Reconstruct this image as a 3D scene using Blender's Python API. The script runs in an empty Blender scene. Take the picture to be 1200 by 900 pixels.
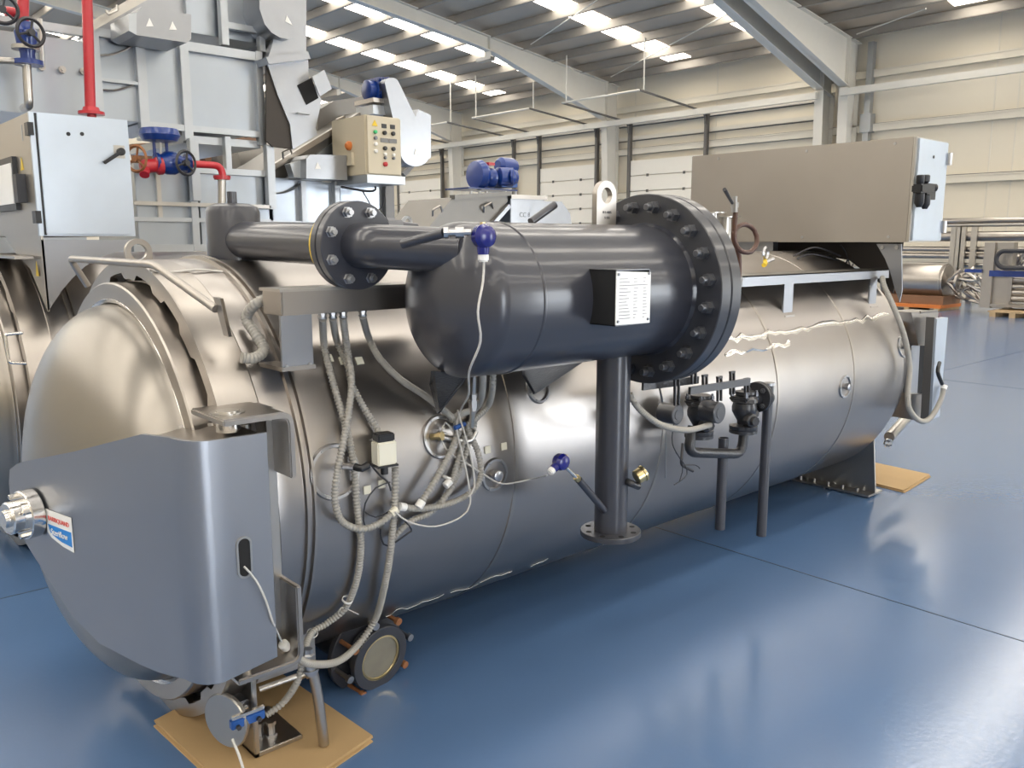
import bpy, bmesh, math, random
from mathutils import Vector, Matrix
random.seed(7)
C = bpy.context.scene.collection
SC = bpy.context.scene
V = Vector
PI = math.pi

# ------------------------------------------------------------------ survey of the hall
# Everything is metric; the camera stands at (0, 0, 1.62). P() and S() turn sight lines into
# world points on a known plane or on the vessel's shell, as a surveyor would.
F, HOR, HC = 1000.0, 283.0, 1.62
TH = math.atan((450 - HOR) / F)
AZ = math.radians(48.1)
EYE = V((0, 0, HC))
def ray(u, v):
    cx, cy, cz = u - 600, 450 - v, F
    fwd = cz * math.cos(TH) + cy * math.sin(TH)
    up = cy * math.cos(TH) - cz * math.sin(TH)
    return V((fwd * math.cos(AZ) + cx * math.sin(AZ), fwd * math.sin(AZ) - cx * math.cos(AZ), up))
def P(u, v, x=None, y=None, z=None):
    r = ray(u, v)
    if x is not None: t = x / r.x
    elif y is not None: t = y / r.y
    else: t = (z - HC) / r.z
    return EYE + r * t
YC, ZC, R = 2.985, 0.825, 0.735
def S(u, v, off=0.0, yc=None, zc=None, rad=None):
    yc = YC if yc is None else yc; zc = ZC if zc is None else zc
    rad = (R if rad is None else rad) + off
    d = ray(u, v)
    a = d.y**2 + d.z**2; b = 2 * (-yc * d.y + (HC - zc) * d.z); c = yc**2 + (HC - zc)**2 - rad**2
    D = max(b * b - 4 * a * c, 0)
    return EYE + d * ((-b - math.sqrt(D)) / (2 * a))

# ------------------------------------------------------------------ materials
def nt(name):
    m = bpy.data.materials.new(name); m.use_nodes = True
    return m, m.node_tree.nodes, m.node_tree.links, m.node_tree.nodes['Principled BSDF']
def simple(name, col, rough=0.5, metal=0.0, var=0.08, scale=6.0, bump=0.0, bscale=40.0, coat=0.0, spec=0.5, stretch=(1, 1, 1), bdist=0.01):
    m, N, L, b = nt(name)
    tc = N.new('ShaderNodeTexCoord'); mp = N.new('ShaderNodeMapping'); mp.inputs['Scale'].default_value = stretch
    L.new(tc.outputs['Object'], mp.inputs['Vector'])
    n = N.new('ShaderNodeTexNoise'); n.inputs['Scale'].default_value = scale; n.inputs['Detail'].default_value = 5
    L.new(mp.outputs['Vector'], n.inputs['Vector'])
    mr = N.new('ShaderNodeMapRange'); mr.inputs['To Min'].default_value = 1 - var; mr.inputs['To Max'].default_value = 1 + var
    L.new(n.outputs['Fac'], mr.inputs['Value'])
    mx = N.new('ShaderNodeVectorMath'); mx.operation = 'MULTIPLY'; mx.inputs[0].default_value = col[:3]
    L.new(mr.outputs['Result'], mx.inputs[1]); L.new(mx.outputs['Vector'], b.inputs['Base Color'])
    rr = N.new('ShaderNodeMapRange'); rr.inputs['To Min'].default_value = max(rough - 0.03, 0.02); rr.inputs['To Max'].default_value = rough + 0.03
    L.new(n.outputs['Fac'], rr.inputs['Value']); L.new(rr.outputs['Result'], b.inputs['Roughness'])
    b.inputs['Metallic'].default_value = metal
    b.inputs['Coat Weight'].default_value = coat; b.inputs['Coat Roughness'].default_value = 0.12
    b.inputs['Specular IOR Level'].default_value = spec
    if bump > 0:
        n2 = N.new('ShaderNodeTexNoise'); n2.inputs['Scale'].default_value = bscale; n2.inputs['Detail'].default_value = 3
        L.new(mp.outputs['Vector'], n2.inputs['Vector'])
        bp = N.new('ShaderNodeBump'); bp.inputs['Strength'].default_value = bump; bp.inputs['Distance'].default_value = bdist
        L.new(n2.outputs['Fac'], bp.inputs['Height']); L.new(bp.outputs['Normal'], b.inputs['Normal'])
    return m
def emis(name, col, strength):
    m, N, L, b = nt(name)
    b.inputs['Base Color'].default_value = (*col, 1); b.inputs['Emission Color'].default_value = (*col, 1)
    b.inputs['Emission Strength'].default_value = strength
    return m
M = {}
# brushed, slightly dented stainless cladding: fine circumferential brushing plus soft dents
def cladding(name, col, rough, dent, dscale=2.2):
    m, N, L, b = nt(name)
    tc = N.new('ShaderNodeTexCoord')
    mp = N.new('ShaderNodeMapping'); mp.inputs['Scale'].default_value = (2.5, 2, 2)
    L.new(tc.outputs['Object'], mp.inputs['Vector'])
    n = N.new('ShaderNodeTexNoise'); n.inputs['Scale'].default_value = 3; n.inputs['Detail'].default_value = 4
    L.new(mp.outputs['Vector'], n.inputs['Vector'])
    n3 = N.new('ShaderNodeTexNoise'); n3.inputs['Scale'].default_value = 1.5; n3.inputs['Detail'].default_value = 4
    L.new(tc.outputs['Object'], n3.inputs['Vector'])
    ad = N.new('ShaderNodeMath'); ad.operation = 'ADD'; L.new(n.outputs['Fac'], ad.inputs[0]); L.new(n3.outputs['Fac'], ad.inputs[1])
    rr = N.new('ShaderNodeMapRange'); rr.inputs['From Min'].default_value = 0.6; rr.inputs['From Max'].default_value = 1.4
    rr.inputs['To Min'].default_value = rough - 0.03; rr.inputs['To Max'].default_value = rough + 0.04
    L.new(ad.outputs[0], rr.inputs['Value']); L.new(rr.outputs['Result'], b.inputs['Roughness'])
    mr = N.new('ShaderNodeMapRange'); mr.inputs['From Min'].default_value = 0.6; mr.inputs['From Max'].default_value = 1.4
    mr.inputs['To Min'].default_value = 0.96; mr.inputs['To Max'].default_value = 1.03
    L.new(ad.outputs[0], mr.inputs['Value'])
    mx = N.new('ShaderNodeVectorMath'); mx.operation = 'MULTIPLY'; mx.inputs[0].default_value = col
    L.new(mr.outputs['Result'], mx.inputs[1]); L.new(mx.outputs['Vector'], b.inputs['Base Color'])
    b.inputs['Metallic'].default_value = 1.0
    d = N.new('ShaderNodeTexNoise'); d.inputs['Scale'].default_value = dscale; d.inputs['Detail'].default_value = 1.5
    L.new(tc.outputs['Object'], d.inputs['Vector'])
    bp = N.new('ShaderNodeBump'); bp.inputs['Strength'].default_value = dent; bp.inputs['Distance'].default_value = 0.05
    L.new(d.outputs['Fac'], bp.inputs['Height'])
    L.new(bp.outputs['Normal'], b.inputs['Normal'])
    return m
M['clad'] = cladding('stainless_cladding', (0.37, 0.347, 0.33), 0.315, 0.05)
M['head'] = cladding('stainless_head', (0.29, 0.268, 0.24), 0.32, 0.04)
M['ring'] = cladding('stainless_ring', (0.40, 0.37, 0.34), 0.315, 0.03)
M['cover'] = cladding('stainless_matt_sheet', (0.33, 0.34, 0.365), 0.38, 0.02)
M['cabinet'] = cladding('stainless_cabinet', (0.42, 0.39, 0.355), 0.38, 0.03)
M['steel'] = simple('stainless_plain', (0.48, 0.46, 0.43), 0.32, 1.0)
M['polish'] = simple('stainless_polished', (0.66, 0.64, 0.61), 0.2, 1.0)
M['mach'] = simple('stainless_machine_panel', (0.38, 0.415, 0.46), 0.33, 1.0, var=0.08, scale=1.5, bump=0.35, bscale=1.3, bdist=0.05)
M['machdark'] = simple('stainless_frame_grey', (0.43, 0.45, 0.47), 0.4, 0.88)
M['sheet'] = simple('stainless_sheet_light', (0.34, 0.35, 0.37), 0.34, 0.95, bump=0.15, bscale=1.6, bdist=0.05)
M['whitish'] = simple('light_brushed_door', (0.52, 0.58, 0.66), 0.35, 0.75, bump=.1, bscale=1.5, bdist=.05)
M['paint'] = simple('dark_grey_gloss_paint', (0.036, 0.038, 0.050), 0.32, 0.0, var=0.10, scale=3, coat=0.35)
M['shade'] = simple('painted_shade', (0.05, 0.042, 0.036), 0.6, 0.3)  # dark colour painted in for shade, in the chute and under the cabinet
M['lid'] = simple('dull_grey_steel', (0.19, 0.18, 0.165), 0.45, 0.9)
M['flange'] = simple('dark_grey_flange_paint', (0.035, 0.037, 0.046), 0.36, 0.0, var=0.15, coat=0.3)
M['nut'] = simple('grey_bolt_steel', (0.16, 0.165, 0.18), 0.38, 0.8)
M['zinc'] = simple('zinc_plated', (0.45, 0.45, 0.46), 0.32, 1.0)
M['iron'] = simple('dark_cast_iron', (0.03, 0.031, 0.036), 0.38, 0.2, bump=0.2, bscale=90, coat=0.2)
M['black'] = simple('black_plastic', (0.012, 0.012, 0.014), 0.4)
M['hole'] = simple('black_interior', (0.006, 0.006, 0.007), 0.8)
M['cond'] = simple('grey_plastic_conduit', (0.34, 0.325, 0.295), 0.5)
M['cable'] = simple('pale_grey_cable', (0.55, 0.53, 0.50), 0.5)
M['dcable'] = simple('dark_cable', (0.03, 0.03, 0.035), 0.5)
M['blueplastic'] = simple('deep_blue_sensor_paint', (0.008, 0.010, 0.16), 0.25, coat=0.3)
M['blue'] = simple('machine_blue_paint', (0.004, 0.032, 0.20), 0.3, coat=0.4)
M['bluelight'] = simple('mid_blue_plastic', (0.02, 0.09, 0.33), 0.4)
M['red'] = simple('red_pipe_paint', (0.46, 0.016, 0.028), 0.35, coat=0.3)
M['yellow'] = simple('yellow_band', (0.72, 0.50, 0.03), 0.5)
M['white'] = simple('white_plastic', (0.80, 0.79, 0.76), 0.4)
M['cream'] = simple('cream_plastic', (0.75, 0.72, 0.60), 0.4)
M['beige'] = simple('beige_cabinet_paint', (0.54, 0.48, 0.36), 0.42, var=0.03)
M['brass'] = simple('brass', (0.62, 0.50, 0.27), 0.3, 1.0)
M['rust'] = simple('rusty_bolt', (0.28, 0.12, 0.05), 0.6, 0.3, var=0.5, scale=60)
M['copper'] = simple('brown_coated_tube', (0.085, 0.038, 0.024), 0.42, 0.1, var=0.2)
M['card'] = simple('brown_cardboard', (0.42, 0.285, 0.14), 0.8, var=0.1, scale=5, bump=0.1, bscale=25)
M['paper'] = simple('white_label', (0.82, 0.81, 0.78), 0.35)
M['plate'] = simple('nameplate_white_metal', (0.60, 0.59, 0.57), 0.35, 0.2, var=0.02)
M['inkred'] = simple('red_print', (0.7, 0.12, 0.10), 0.5)
M['inkblue'] = simple('blue_print', (0.02, 0.22, 0.62), 0.4)
M['ink'] = simple('grey_print', (0.12, 0.12, 0.13), 0.6)
M['amber'] = simple('brown_steel_beam', (0.20, 0.10, 0.05), 0.5)
M['wood'] = simple('pale_pallet_wood', (0.42, 0.30, 0.17), 0.8, var=0.3, scale=12)
M['orange'] = simple('orange_pallet_truck', (0.55, 0.16, 0.03), 0.45)
M['glassdirty'] = simple('cloudy_sight_glass', (0.19, 0.175, 0.135), 0.25, 0.0, var=0.4, scale=9, coat=0.6)
M['wall'] = simple('cream_wall_sheet', (0.74, 0.68, 0.56), 0.55, var=0.03, scale=0.4)
M['wallr'] = simple('cream_panel', (0.70, 0.655, 0.56), 0.5, var=0.03, scale=0.5)
M['doorw'] = simple('white_sectional_door_panel', (0.80, 0.77, 0.70), 0.45, var=0.02)
M['frame'] = simple('cream_steelwork_paint', (0.70, 0.675, 0.61), 0.45, var=0.03)
M['galv'] = simple('galvanised_purlin', (0.34, 0.315, 0.28), 0.5, 0.3, var=0.08)
M['roof'] = simple('grey_roof_sheet', (0.52, 0.44, 0.345), 0.8, 0.0, var=0.05, scale=1)
M['track'] = simple('dark_door_track', (0.16, 0.155, 0.15), 0.45, 0.6)
M['sky'] = emis('translucent_rooflight', (1.0, 0.93, 0.82), 7.5)
M['day'] = emis('daylight_doorway', (0.90, 0.95, 1.0), 8.0)

def floor_mat():
    m, N, L, b = nt('blue_epoxy_floor')
    tc = N.new('ShaderNodeTexCoord')
    n = N.new('ShaderNodeTexNoise'); n.inputs['Scale'].default_value = 0.8; n.inputs['Detail'].default_value = 6
    L.new(tc.outputs['Object'], n.inputs['Vector'])
    r = N.new('ShaderNodeValToRGB'); e = r.color_ramp.elements
    e[0].position = 0.3; e[0].color = (0.078, 0.150, 0.295, 1); e[1].position = 0.7; e[1].color = (0.092, 0.170, 0.325, 1)
    L.new(n.outputs['Fac'], r.inputs['Fac']); L.new(r.outputs['Color'], b.inputs['Base Color'])
    n2 = N.new('ShaderNodeTexNoise'); n2.inputs['Scale'].default_value = 35; n2.inputs['Detail'].default_value = 4
    L.new(tc.outputs['Object'], n2.inputs['Vector'])
    rr = N.new('ShaderNodeMapRange'); rr.inputs['To Min'].default_value = 0.12; rr.inputs['To Max'].default_value = 0.24
    L.new(n2.outputs['Fac'], rr.inputs['Value']); L.new(rr.outputs['Result'], b.inputs['Roughness'])
    n4 = N.new('ShaderNodeTexNoise'); n4.inputs['Scale'].default_value = 55; n4.inputs['Detail'].default_value = 2
    L.new(tc.outputs['Object'], n4.inputs['Vector'])
    bp = N.new('ShaderNodeBump'); bp.inputs['Strength'].default_value = 0.10; bp.inputs['Distance'].default_value = 0.004
    L.new(n4.outputs['Fac'], bp.inputs['Height']); L.new(bp.outputs['Normal'], b.inputs['Normal'])
    b.inputs['Specular IOR Level'].default_value = 0.6
    b.inputs['Coat Weight'].default_value = 0.5; b.inputs['Coat Roughness'].default_value = 0.22
    return m
M['floor'] = floor_mat()
M['joint'] = simple('floor_joint_dark', (0.03, 0.05, 0.09), 0.6)

# ------------------------------------------------------------------ mesh builder
def basis(d):
    d = V(d).normalized(); a = V((0, 0, 1)) if abs(d.z) < 0.9 else V((1, 0, 0))
    u = d.cross(a).normalized(); w = d.cross(u).normalized()
    return u, w
class MB:
    def __init__(s): s.v = []; s.f = []
    def add(s, vs, fs):
        o = len(s.v); s.v += [V(p) for p in vs]; s.f += [tuple(i + o for i in f) for f in fs]; return s
    def box(s, a, b):
        x0, x1 = sorted((a[0], b[0])); y0, y1 = sorted((a[1], b[1])); z0, z1 = sorted((a[2], b[2]))
        return s.add([(x0,y0,z0),(x1,y0,z0),(x1,y1,z0),(x0,y1,z0),(x0,y0,z1),(x1,y0,z1),(x1,y1,z1),(x0,y1,z1)],
                     [(0,3,2,1),(4,5,6,7),(0,1,5,4),(1,2,6,5),(2,3,7,6),(3,0,4,7)])
    def bar(s, p, q, w, h, up=(0, 0, 1)):
        p = V(p); q = V(q); d = (q - p).normalized(); up = V(up)
        sd = d.cross(up)
        if sd.length < 1e-4: sd = d.cross(V((1, 0, 0)))
        sd.normalize(); u2 = sd.cross(d).normalized()
        vs = []
        for c in (p, q):
            for a, b2 in ((-1,-1),(1,-1),(1,1),(-1,1)): vs.append(c + sd * a * w / 2 + u2 * b2 * h / 2)
        return s.add(vs, [(0,3,2,1),(4,5,6,7),(0,1,5,4),(1,2,6,5),(2,3,7,6),(3,0,4,7)])
    def lathe(s, o, ax, prof, n=32, closed=False, cap=True):
        # prof: list of (distance along axis, radius)
        o = V(o); ax = V(ax).normalized(); u, w = basis(ax); base = len(s.v); rows = []
        for (t, r) in prof:
            if r < 1e-5:
                rows.append([len(s.v)]); s.v.append(o + ax * t)
            else:
                rows.append(list(range(len(s.v), len(s.v) + n)))
                for k in range(n):
                    a = 2 * PI * k / n; s.v.append(o + ax * t + (u * math.cos(a) + w * math.sin(a)) * r)
        prs = list(zip(rows[:-1], rows[1:]))
        if closed: prs.append((rows[-1], rows[0]))
        for A, B in prs:
            for k in range(n):
                k2 = (k + 1) % n
                if len(A) == 1 and len(B) == 1: continue
                if len(A) == 1: s.f.append((A[0], B[k2], B[k]))
                elif len(B) == 1: s.f.append((A[k], A[k2], B[0]))
                else: s.f.append((A[k], A[k2], B[k2], B[k]))
        if cap and not closed:
            if len(rows[0]) > 1: s.f.append(tuple(rows[0]))
            if len(rows[-1]) > 1: s.f.append(tuple(reversed(rows[-1])))
        return s
    def cyl(s, p, q, r, r2=None, n=20):
        p = V(p); q = V(q); return s.lathe(p, q - p, [(0, r), ((q - p).length, r if r2 is None else r2)], n)
    def tube(s, pts, r, n=10, ribs=0.0, pitch=0.008, step=None):
        pts = smooth(pts, step or (pitch / 4 if ribs else 0.02))
        m = len(pts); rows = []; u = None
        for i, p in enumerate(pts):
            d = (pts[min(i + 1, m - 1)] - pts[max(i - 1, 0)]).normalized()
            if u is None: u, _ = basis(d)
            u = (u - d * u.dot(d)).normalized(); w = d.cross(u)
            rr = r * (1 - ribs * (i % 4 > 1)) if ribs else r
            rows.append(len(s.v))
            for k in range(n):
                a = 2 * PI * k / n; s.v.append(p + (u * math.cos(a) + w * math.sin(a)) * rr)
        for A, B in zip(rows[:-1], rows[1:]):
            for k in range(n):
                k2 = (k + 1) % n; s.f.append((A + k, A + k2, B + k2, B + k))
        s.f.append(tuple(rows[0] + k for k in range(n))[::-1]); s.f.append(tuple(rows[-1] + k for k in range(n)))
        return s
    def prism(s, poly, ext):
        poly = [V(p) for p in poly]; ext = V(ext); n = len(poly)
        return s.add(poly + [p + ext for p in poly], [tuple(range(n))[::-1], tuple(range(n, 2 * n))] + [(i, (i + 1) % n, (i + 1) % n + n, i + n) for i in range(n)])
    def ringplate(s, outer, inner, ext):
        # same number of points in outer and inner loops
        n = len(outer); ext = V(ext); o = [V(p) for p in outer]; i_ = [V(p) for p in inner]
        vs = o + i_ + [p + ext for p in o] + [p + ext for p in i_]; fs = []
        for k in range(n):
            k2 = (k + 1) % n
            fs += [(k, k2, n + k2, n + k), (2*n + k, 3*n + k, 3*n + k2, 2*n + k2), (k, 2*n + k, 2*n + k2, k2), (n + k, n + k2, 3*n + k2, 3*n + k)]
        return s.add(vs, fs)
    def sphere(s, c, r, n=16, sq=(1, 1, 1)):
        c = V(c); o = len(s.v); s.lathe(c, (0, 0, 1), [(-r * math.cos(PI * i / n), r * math.sin(PI * i / n)) for i in range(n + 1)], n * 2)
        for i in range(o, len(s.v)):
            d = s.v[i] - c; s.v[i] = c + V((d.x * sq[0], d.y * sq[1], d.z * sq[2]))
        return s
    def build(s, name, mat, parent=None, bevel=0.0, smooth_ang=35, origin=None, rel=None):
        root = parent
        while root is not None and root.parent is not None: root = root.parent
        if root is not None: org = V(root['_o'])
        elif origin is not None: org = V(origin)
        else:
            xs = [p.x for p in s.v]; ys = [p.y for p in s.v]; zs = [p.z for p in s.v]
            org = V(((min(xs) + max(xs)) / 2, (min(ys) + max(ys)) / 2, min(zs)))
        me = bpy.data.meshes.new(name)
        me.from_pydata([p - org for p in s.v], [], s.f)
        bm = bmesh.new(); bm.from_mesh(me); bmesh.ops.recalc_face_normals(bm, faces=bm.faces)
        if bevel > 0: bmesh.ops.bevel(bm, geom=[e for e in bm.edges if len(e.link_faces) == 2 and e.calc_face_angle(0) > 0.6], offset=bevel, segments=2, affect='EDGES', clamp_overlap=True)
        for f in bm.faces: f.smooth = True
        for e in bm.edges:
            if len(e.link_faces) == 2 and e.calc_face_angle(0) > math.radians(smooth_ang): e.smooth = False
        bm.to_mesh(me); bm.free()
        me.materials.append(M[mat] if isinstance(mat, str) else mat)
        o = bpy.data.objects.new(name, me); C.objects.link(o)
        if parent is None: o.location = org; o['_o'] = tuple(org)
        else: o.parent = parent
        return o
def smooth(pts, step):
    pts = [V(p) for p in pts]
    if len(pts) == 2:
        d = (pts[1] - pts[0]).length; k = max(int(d / step), 1); return [pts[0].lerp(pts[1], i / k) for i in range(k + 1)]
    out = []; n = len(pts)
    for i in range(n - 1):
        a = pts[max(i - 1, 0)]; b = pts[i]; c = pts[i + 1]; d = pts[min(i + 2, n - 1)]
        k = max(int((c - b).length / step), 2)
        for j in range(k):
            t = j / k; t2 = t * t; t3 = t2 * t
            out.append(0.5 * ((2 * b) + (c - a) * t + (2 * a - 5 * b + 4 * c - d) * t2 + (3 * b - a - 3 * c + d) * t3))
    out.append(pts[-1]); return out
def corner(pts, r, k=5):
    """poly-line with rounded corners, for bent pipes"""
    pts = [V(p) for p in pts]; out = [pts[0]]
    for i in range(1, len(pts) - 1):
        a, b, c = pts[i - 1], pts[i], pts[i + 1]
        p = b + (a - b).normalized() * r; q = b + (c - b).normalized() * r
        for j in range(k + 1):
            t = j / k; out.append((1 - t)**2 * p + 2 * t * (1 - t) * b + t * t * q)
    out.append(pts[-1]); return out
def bent(mb, pts, rad, r, n=14):
    pl = corner(pts, r); full = []
    # straight poly tube
    rows = []; u = None; m = len(pl)
    for i, p in enumerate(pl):
        d = (pl[min(i + 1, m - 1)] - pl[max(i - 1, 0)]).normalized()
        if u is None: u, _ = basis(d)
        u = (u - d * u.dot(d)).normalized(); w = d.cross(u); rows.append(len(mb.v))
        for k in range(n):
            a = 2 * PI * k / n; mb.v.append(p + (u * math.cos(a) + w * math.sin(a)) * rad)
    for A, B in zip(rows[:-1], rows[1:]):
        for k in range(n):
            k2 = (k + 1) % n; mb.f.append((A + k, A + k2, B + k2, B + k))
    mb.f.append(tuple(rows[0] + k for k in range(n))[::-1]); mb.f.append(tuple(rows[-1] + k for k in range(n)))
    return mb

def tag(o, label, cat, group=None):
    o['label'] = label; o['category'] = cat
    if group: o['group'] = group
    return o
def thing(name, loc, label, cat, group=None):
    o = bpy.data.objects.new(name, None); C.objects.link(o); o.location = V(loc); o['_o'] = tuple(V(loc)); o.empty_display_size = 0.05
    return tag(o, label, cat, group)
def struct(o): o['kind'] = 'structure'; return o
def text(txt, size, loc, right, up, mat, parent, ext=0.0006, name='lettering', align='CENTER'):
    cu = bpy.data.curves.new(name, 'FONT'); cu.body = txt; cu.size = size; cu.extrude = ext; cu.align_x = align; cu.align_y = 'CENTER'
    cu.materials.append(M[mat]); o = bpy.data.objects.new(name, cu); C.objects.link(o); o.parent = parent
    root = parent
    while root.parent is not None: root = root.parent
    r = V(right).normalized(); u = V(up).normalized(); n = r.cross(u).normalized(); u = n.cross(r)
    m = Matrix((r, u, n)).transposed().to_4x4(); m.translation = V(loc) - V(root['_o'])
    bpy.context.view_layer.update()
    me = bpy.data.meshes.new_from_object(o.evaluated_get(bpy.context.evaluated_depsgraph_get())); bpy.data.objects.remove(o)
    me.transform(m); o = bpy.data.objects.new(name, me); C.objects.link(o); o.parent = parent
    return o
def copy_part(o, parent, delta):
    c = o.copy(); C.objects.link(c); c.parent = parent; c.location = V(o.location) + V(delta); return c

# polar point on the shell: angle measured in the Y-Z plane from -Y (towards camera) upward
def shell(x, ang, r=R, yc=None, zc=None):
    yc = YC if yc is None else yc; zc = ZC if zc is None else zc
    a = math.radians(ang); return V((x, yc - r * math.cos(a), zc + r * math.sin(a)))

# ------------------------------------------------------------------ THE HALL
XW = 26.6
def roofz(x): return 7.88 + 0.13 * (XW - x) if x > 0 else 7.88 + 0.13 * XW + 0.13 * x
YA, YB, XA = -16.0, 52.0, -16.0
struct(MB().box((XA, YA, -0.25), (XW + .3, YB, 0)).build('floor', 'floor'))
for (p, q, w) in (((3.755, YA, 0), (3.755, 2.95, 0), .006), ((3.755, 6.1, 0), (3.755, YB, 0), .006), ((XA, 4.33, 0), (XW, 4.33, 0), .006), ((10.5, YA, 0), (10.5, YB, 0), .006)):
    p = V(p); q = V(q); d = V((w, 0, 0)) if abs(q.x - p.x) < .01 else V((0, w, 0))
    struct(MB().box(p - d / 2 + V((0, 0, -.004)), q + d / 2 + V((0, 0, .0012))).build('trim_1', 'joint'))
struct(MB().box((XW, YA, 0), (XW + .2, YB, 8.0)).build('wall_far', 'wall'))
struct(MB().box((XA, YB, 0), (XW, YB + .2, 12.0)).build('wall_left', 'wall'))
struct(MB().box((XA, YA - .2, 0), (XW, YA, 12.0)).build('wall_right', 'wall'))
struct(MB().box((XA - .2, YA, 0), (XA, YB, 12.0)).build('wall_back', 'wall'))
for nm, xs in (('ceiling', (0, XW + .2)), ('ceiling', (XA - .2, 0))):
    x0, x1 = xs
    a, b = roofz(x0 + 1e-6), roofz(x1)
    struct(MB().prism([(x0, YA, a), (x1, YA, b), (x1, YA, b + .1), (x0, YA, a + .1)], (0, YB - YA, 0)).build(nm, 'roof'))
# rooflights: translucent strips down the slope, two per bay
n_w = 0
BAY = 9.8; Y0 = 13.5
strips = []
for k in range(-3, 4):
    yb = Y0 + BAY * k
    for off in (2.2, 6.15):
        y = yb + off
        if YA + 1 < y < YB - 1.2: strips.append(y)
for y in strips:
    n_w += 1
    x0, x1 = 0.8, XW - 1.0
    a, b = roofz(x0), roofz(x1)
    o = MB().prism([(x0, y - .5, a - .02), (x1, y - .5, b - .02), (x1, y - .5, b - .005), (x0, y - .5, a - .005)], (0, 1.0, 0)).build('window_%d' % n_w, 'sky')
    struct(o)
    n_w += 1
    x0, x1 = XA + 1, -0.8
    a, b = roofz(x0), roofz(x1)
    o = MB().prism([(x0, y - .5, a - .02), (x1, y - .5, b - .02), (x1, y - .5, b - .005), (x0, y - .5, a - .005)], (0, 1.0, 0)).build('window_%d' % n_w, 'sky')
    struct(o)
# bright open loading doorways in the wall on the camera's right and behind
for (x0, x1, z1) in ((17.5, 25.5, 5.2), (-2.0, 2.5, 4.6)):
    n_w += 1; struct(MB().box((x0, YA, 0.0), (x1, YA + .03, z1)).build('window_%d' % n_w, 'day'))
# purlins
x = XW - .75
while x > 0.5:
    z = roofz(x)
    m = MB(); m.box((x - .035, YA, z - .29), (x + .035, YB, z - .03)); m.box((x - .035, YA, z - .30), (x + .065, YB, z - .28))
    struct(m.build('purlin', 'galv')); x -= 1.5
# steel portal frames: tapered rafter with haunch and knee, column
def ibeam_poly(mb, prof, yc, w, tf=.025, tw=.014):
    """prof: list of (x, ztop, zbot) along the rafter"""
    for (a, b) in zip(prof[:-1], prof[1:]):
        mb.add([(a[0], yc - tw, a[1]), (b[0], yc - tw, b[1]), (b[0], yc - tw, b[2]), (a[0], yc - tw, a[2]),
                (a[0], yc + tw, a[1]), (b[0], yc + tw, b[1]), (b[0], yc + tw, b[2]), (a[0], yc + tw, a[2])],
               [(0,1,2,3),(7,6,5,4),(0,4,5,1),(3,2,6,7),(0,3,7,4),(1,5,6,2)])
        for zi, s in ((1, -1), (2, 1)):
            za, zb = a[zi], b[zi]
            mb.add([(a[0], yc - w/2, za), (b[0], yc - w/2, zb), (b[0], yc + w/2, zb), (a[0], yc + w/2, za),
                    (a[0], yc - w/2, za + s*tf), (b[0], yc - w/2, zb + s*tf), (b[0], yc + w/2, zb + s*tf), (a[0], yc + w/2, za + s*tf)],
                   [(0,1,2,3),(7,6,5,4),(0,4,5,1),(3,2,6,7),(0,3,7,4),(1,5,6,2)])
frames = [Y0 + BAY * k for k in range(-2, 4)] + [Y0 + .8]
for yf in frames:
    t = roofz
    m = MB()
    prof = [(0.2, t(.2) - .27, t(.2) - .75), (19.4, t(19.4) - .27, t(19.4) - .72), (20.2, t(20.2) - .27, t(20.2) - .78), (25.75, t(25.75) - .27, 6.30), (26.45, t(26.45) - .27, 6.12)]
    ibeam_poly(m, prof, yf, .30)
    for sx in (19.8, 25.75): m.box((sx - .012, yf - .14, t(sx) - 1.0 if sx < 20 else 6.3), (sx + .012, yf + .14, t(sx) - .27))
    struct(m.build('rafter', 'frame'))
    m = MB()
    for xx0, xx1, xb0, xb1 in ((25.72, 25.75, 25.98, 26.01), (26.42, 26.45, 26.42, 26.45)):
        m.add([(xb0, yf-.15, 0), (xb1, yf-.15, 0), (xb1, yf+.15, 0), (xb0, yf+.15, 0), (xx0, yf-.15, 6.28), (xx1, yf-.15, 6.28), (xx1, yf+.15, 6.28), (xx0, yf+.15, 6.28)],
              [(0,3,2,1),(4,5,6,7),(0,1,5,4),(1,2,6,5),(2,3,7,6),(3,0,4,7)])
    m.add([(26.0, yf-.014, 0), (26.43, yf-.014, 0), (26.43, yf+.014, 0), (26.0, yf+.014, 0), (25.74, yf-.014, 6.28), (26.43, yf-.014, 6.28), (26.43, yf+.014, 6.28), (25.74, yf+.014, 6.28)],
          [(0,3,2,1),(4,5,6,7),(0,1,5,4),(1,2,6,5),(2,3,7,6),(3,0,4,7)])
    struct(m.build('column', 'frame'))
# cross bracing rods below the roof
def rod(p, q, r=.02, name='bracing_rod', mat='frame'): return struct(MB().cyl(p, q, r, n=8).build(name, mat))
for (u0, v0, u1, v1) in ((622, 52, 700, 0), (716, 90, 868, 8), (1004, 40, 1085, 10)):
    a = ray(u0, v0); b_ = ray(u1, v1)
    def hit(d):
        t = (7.88 + .13 * XW - .32 - HC) / (d.z + .13 * d.x); return EYE + d * t
    rod(hit(a), hit(b_))
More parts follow.
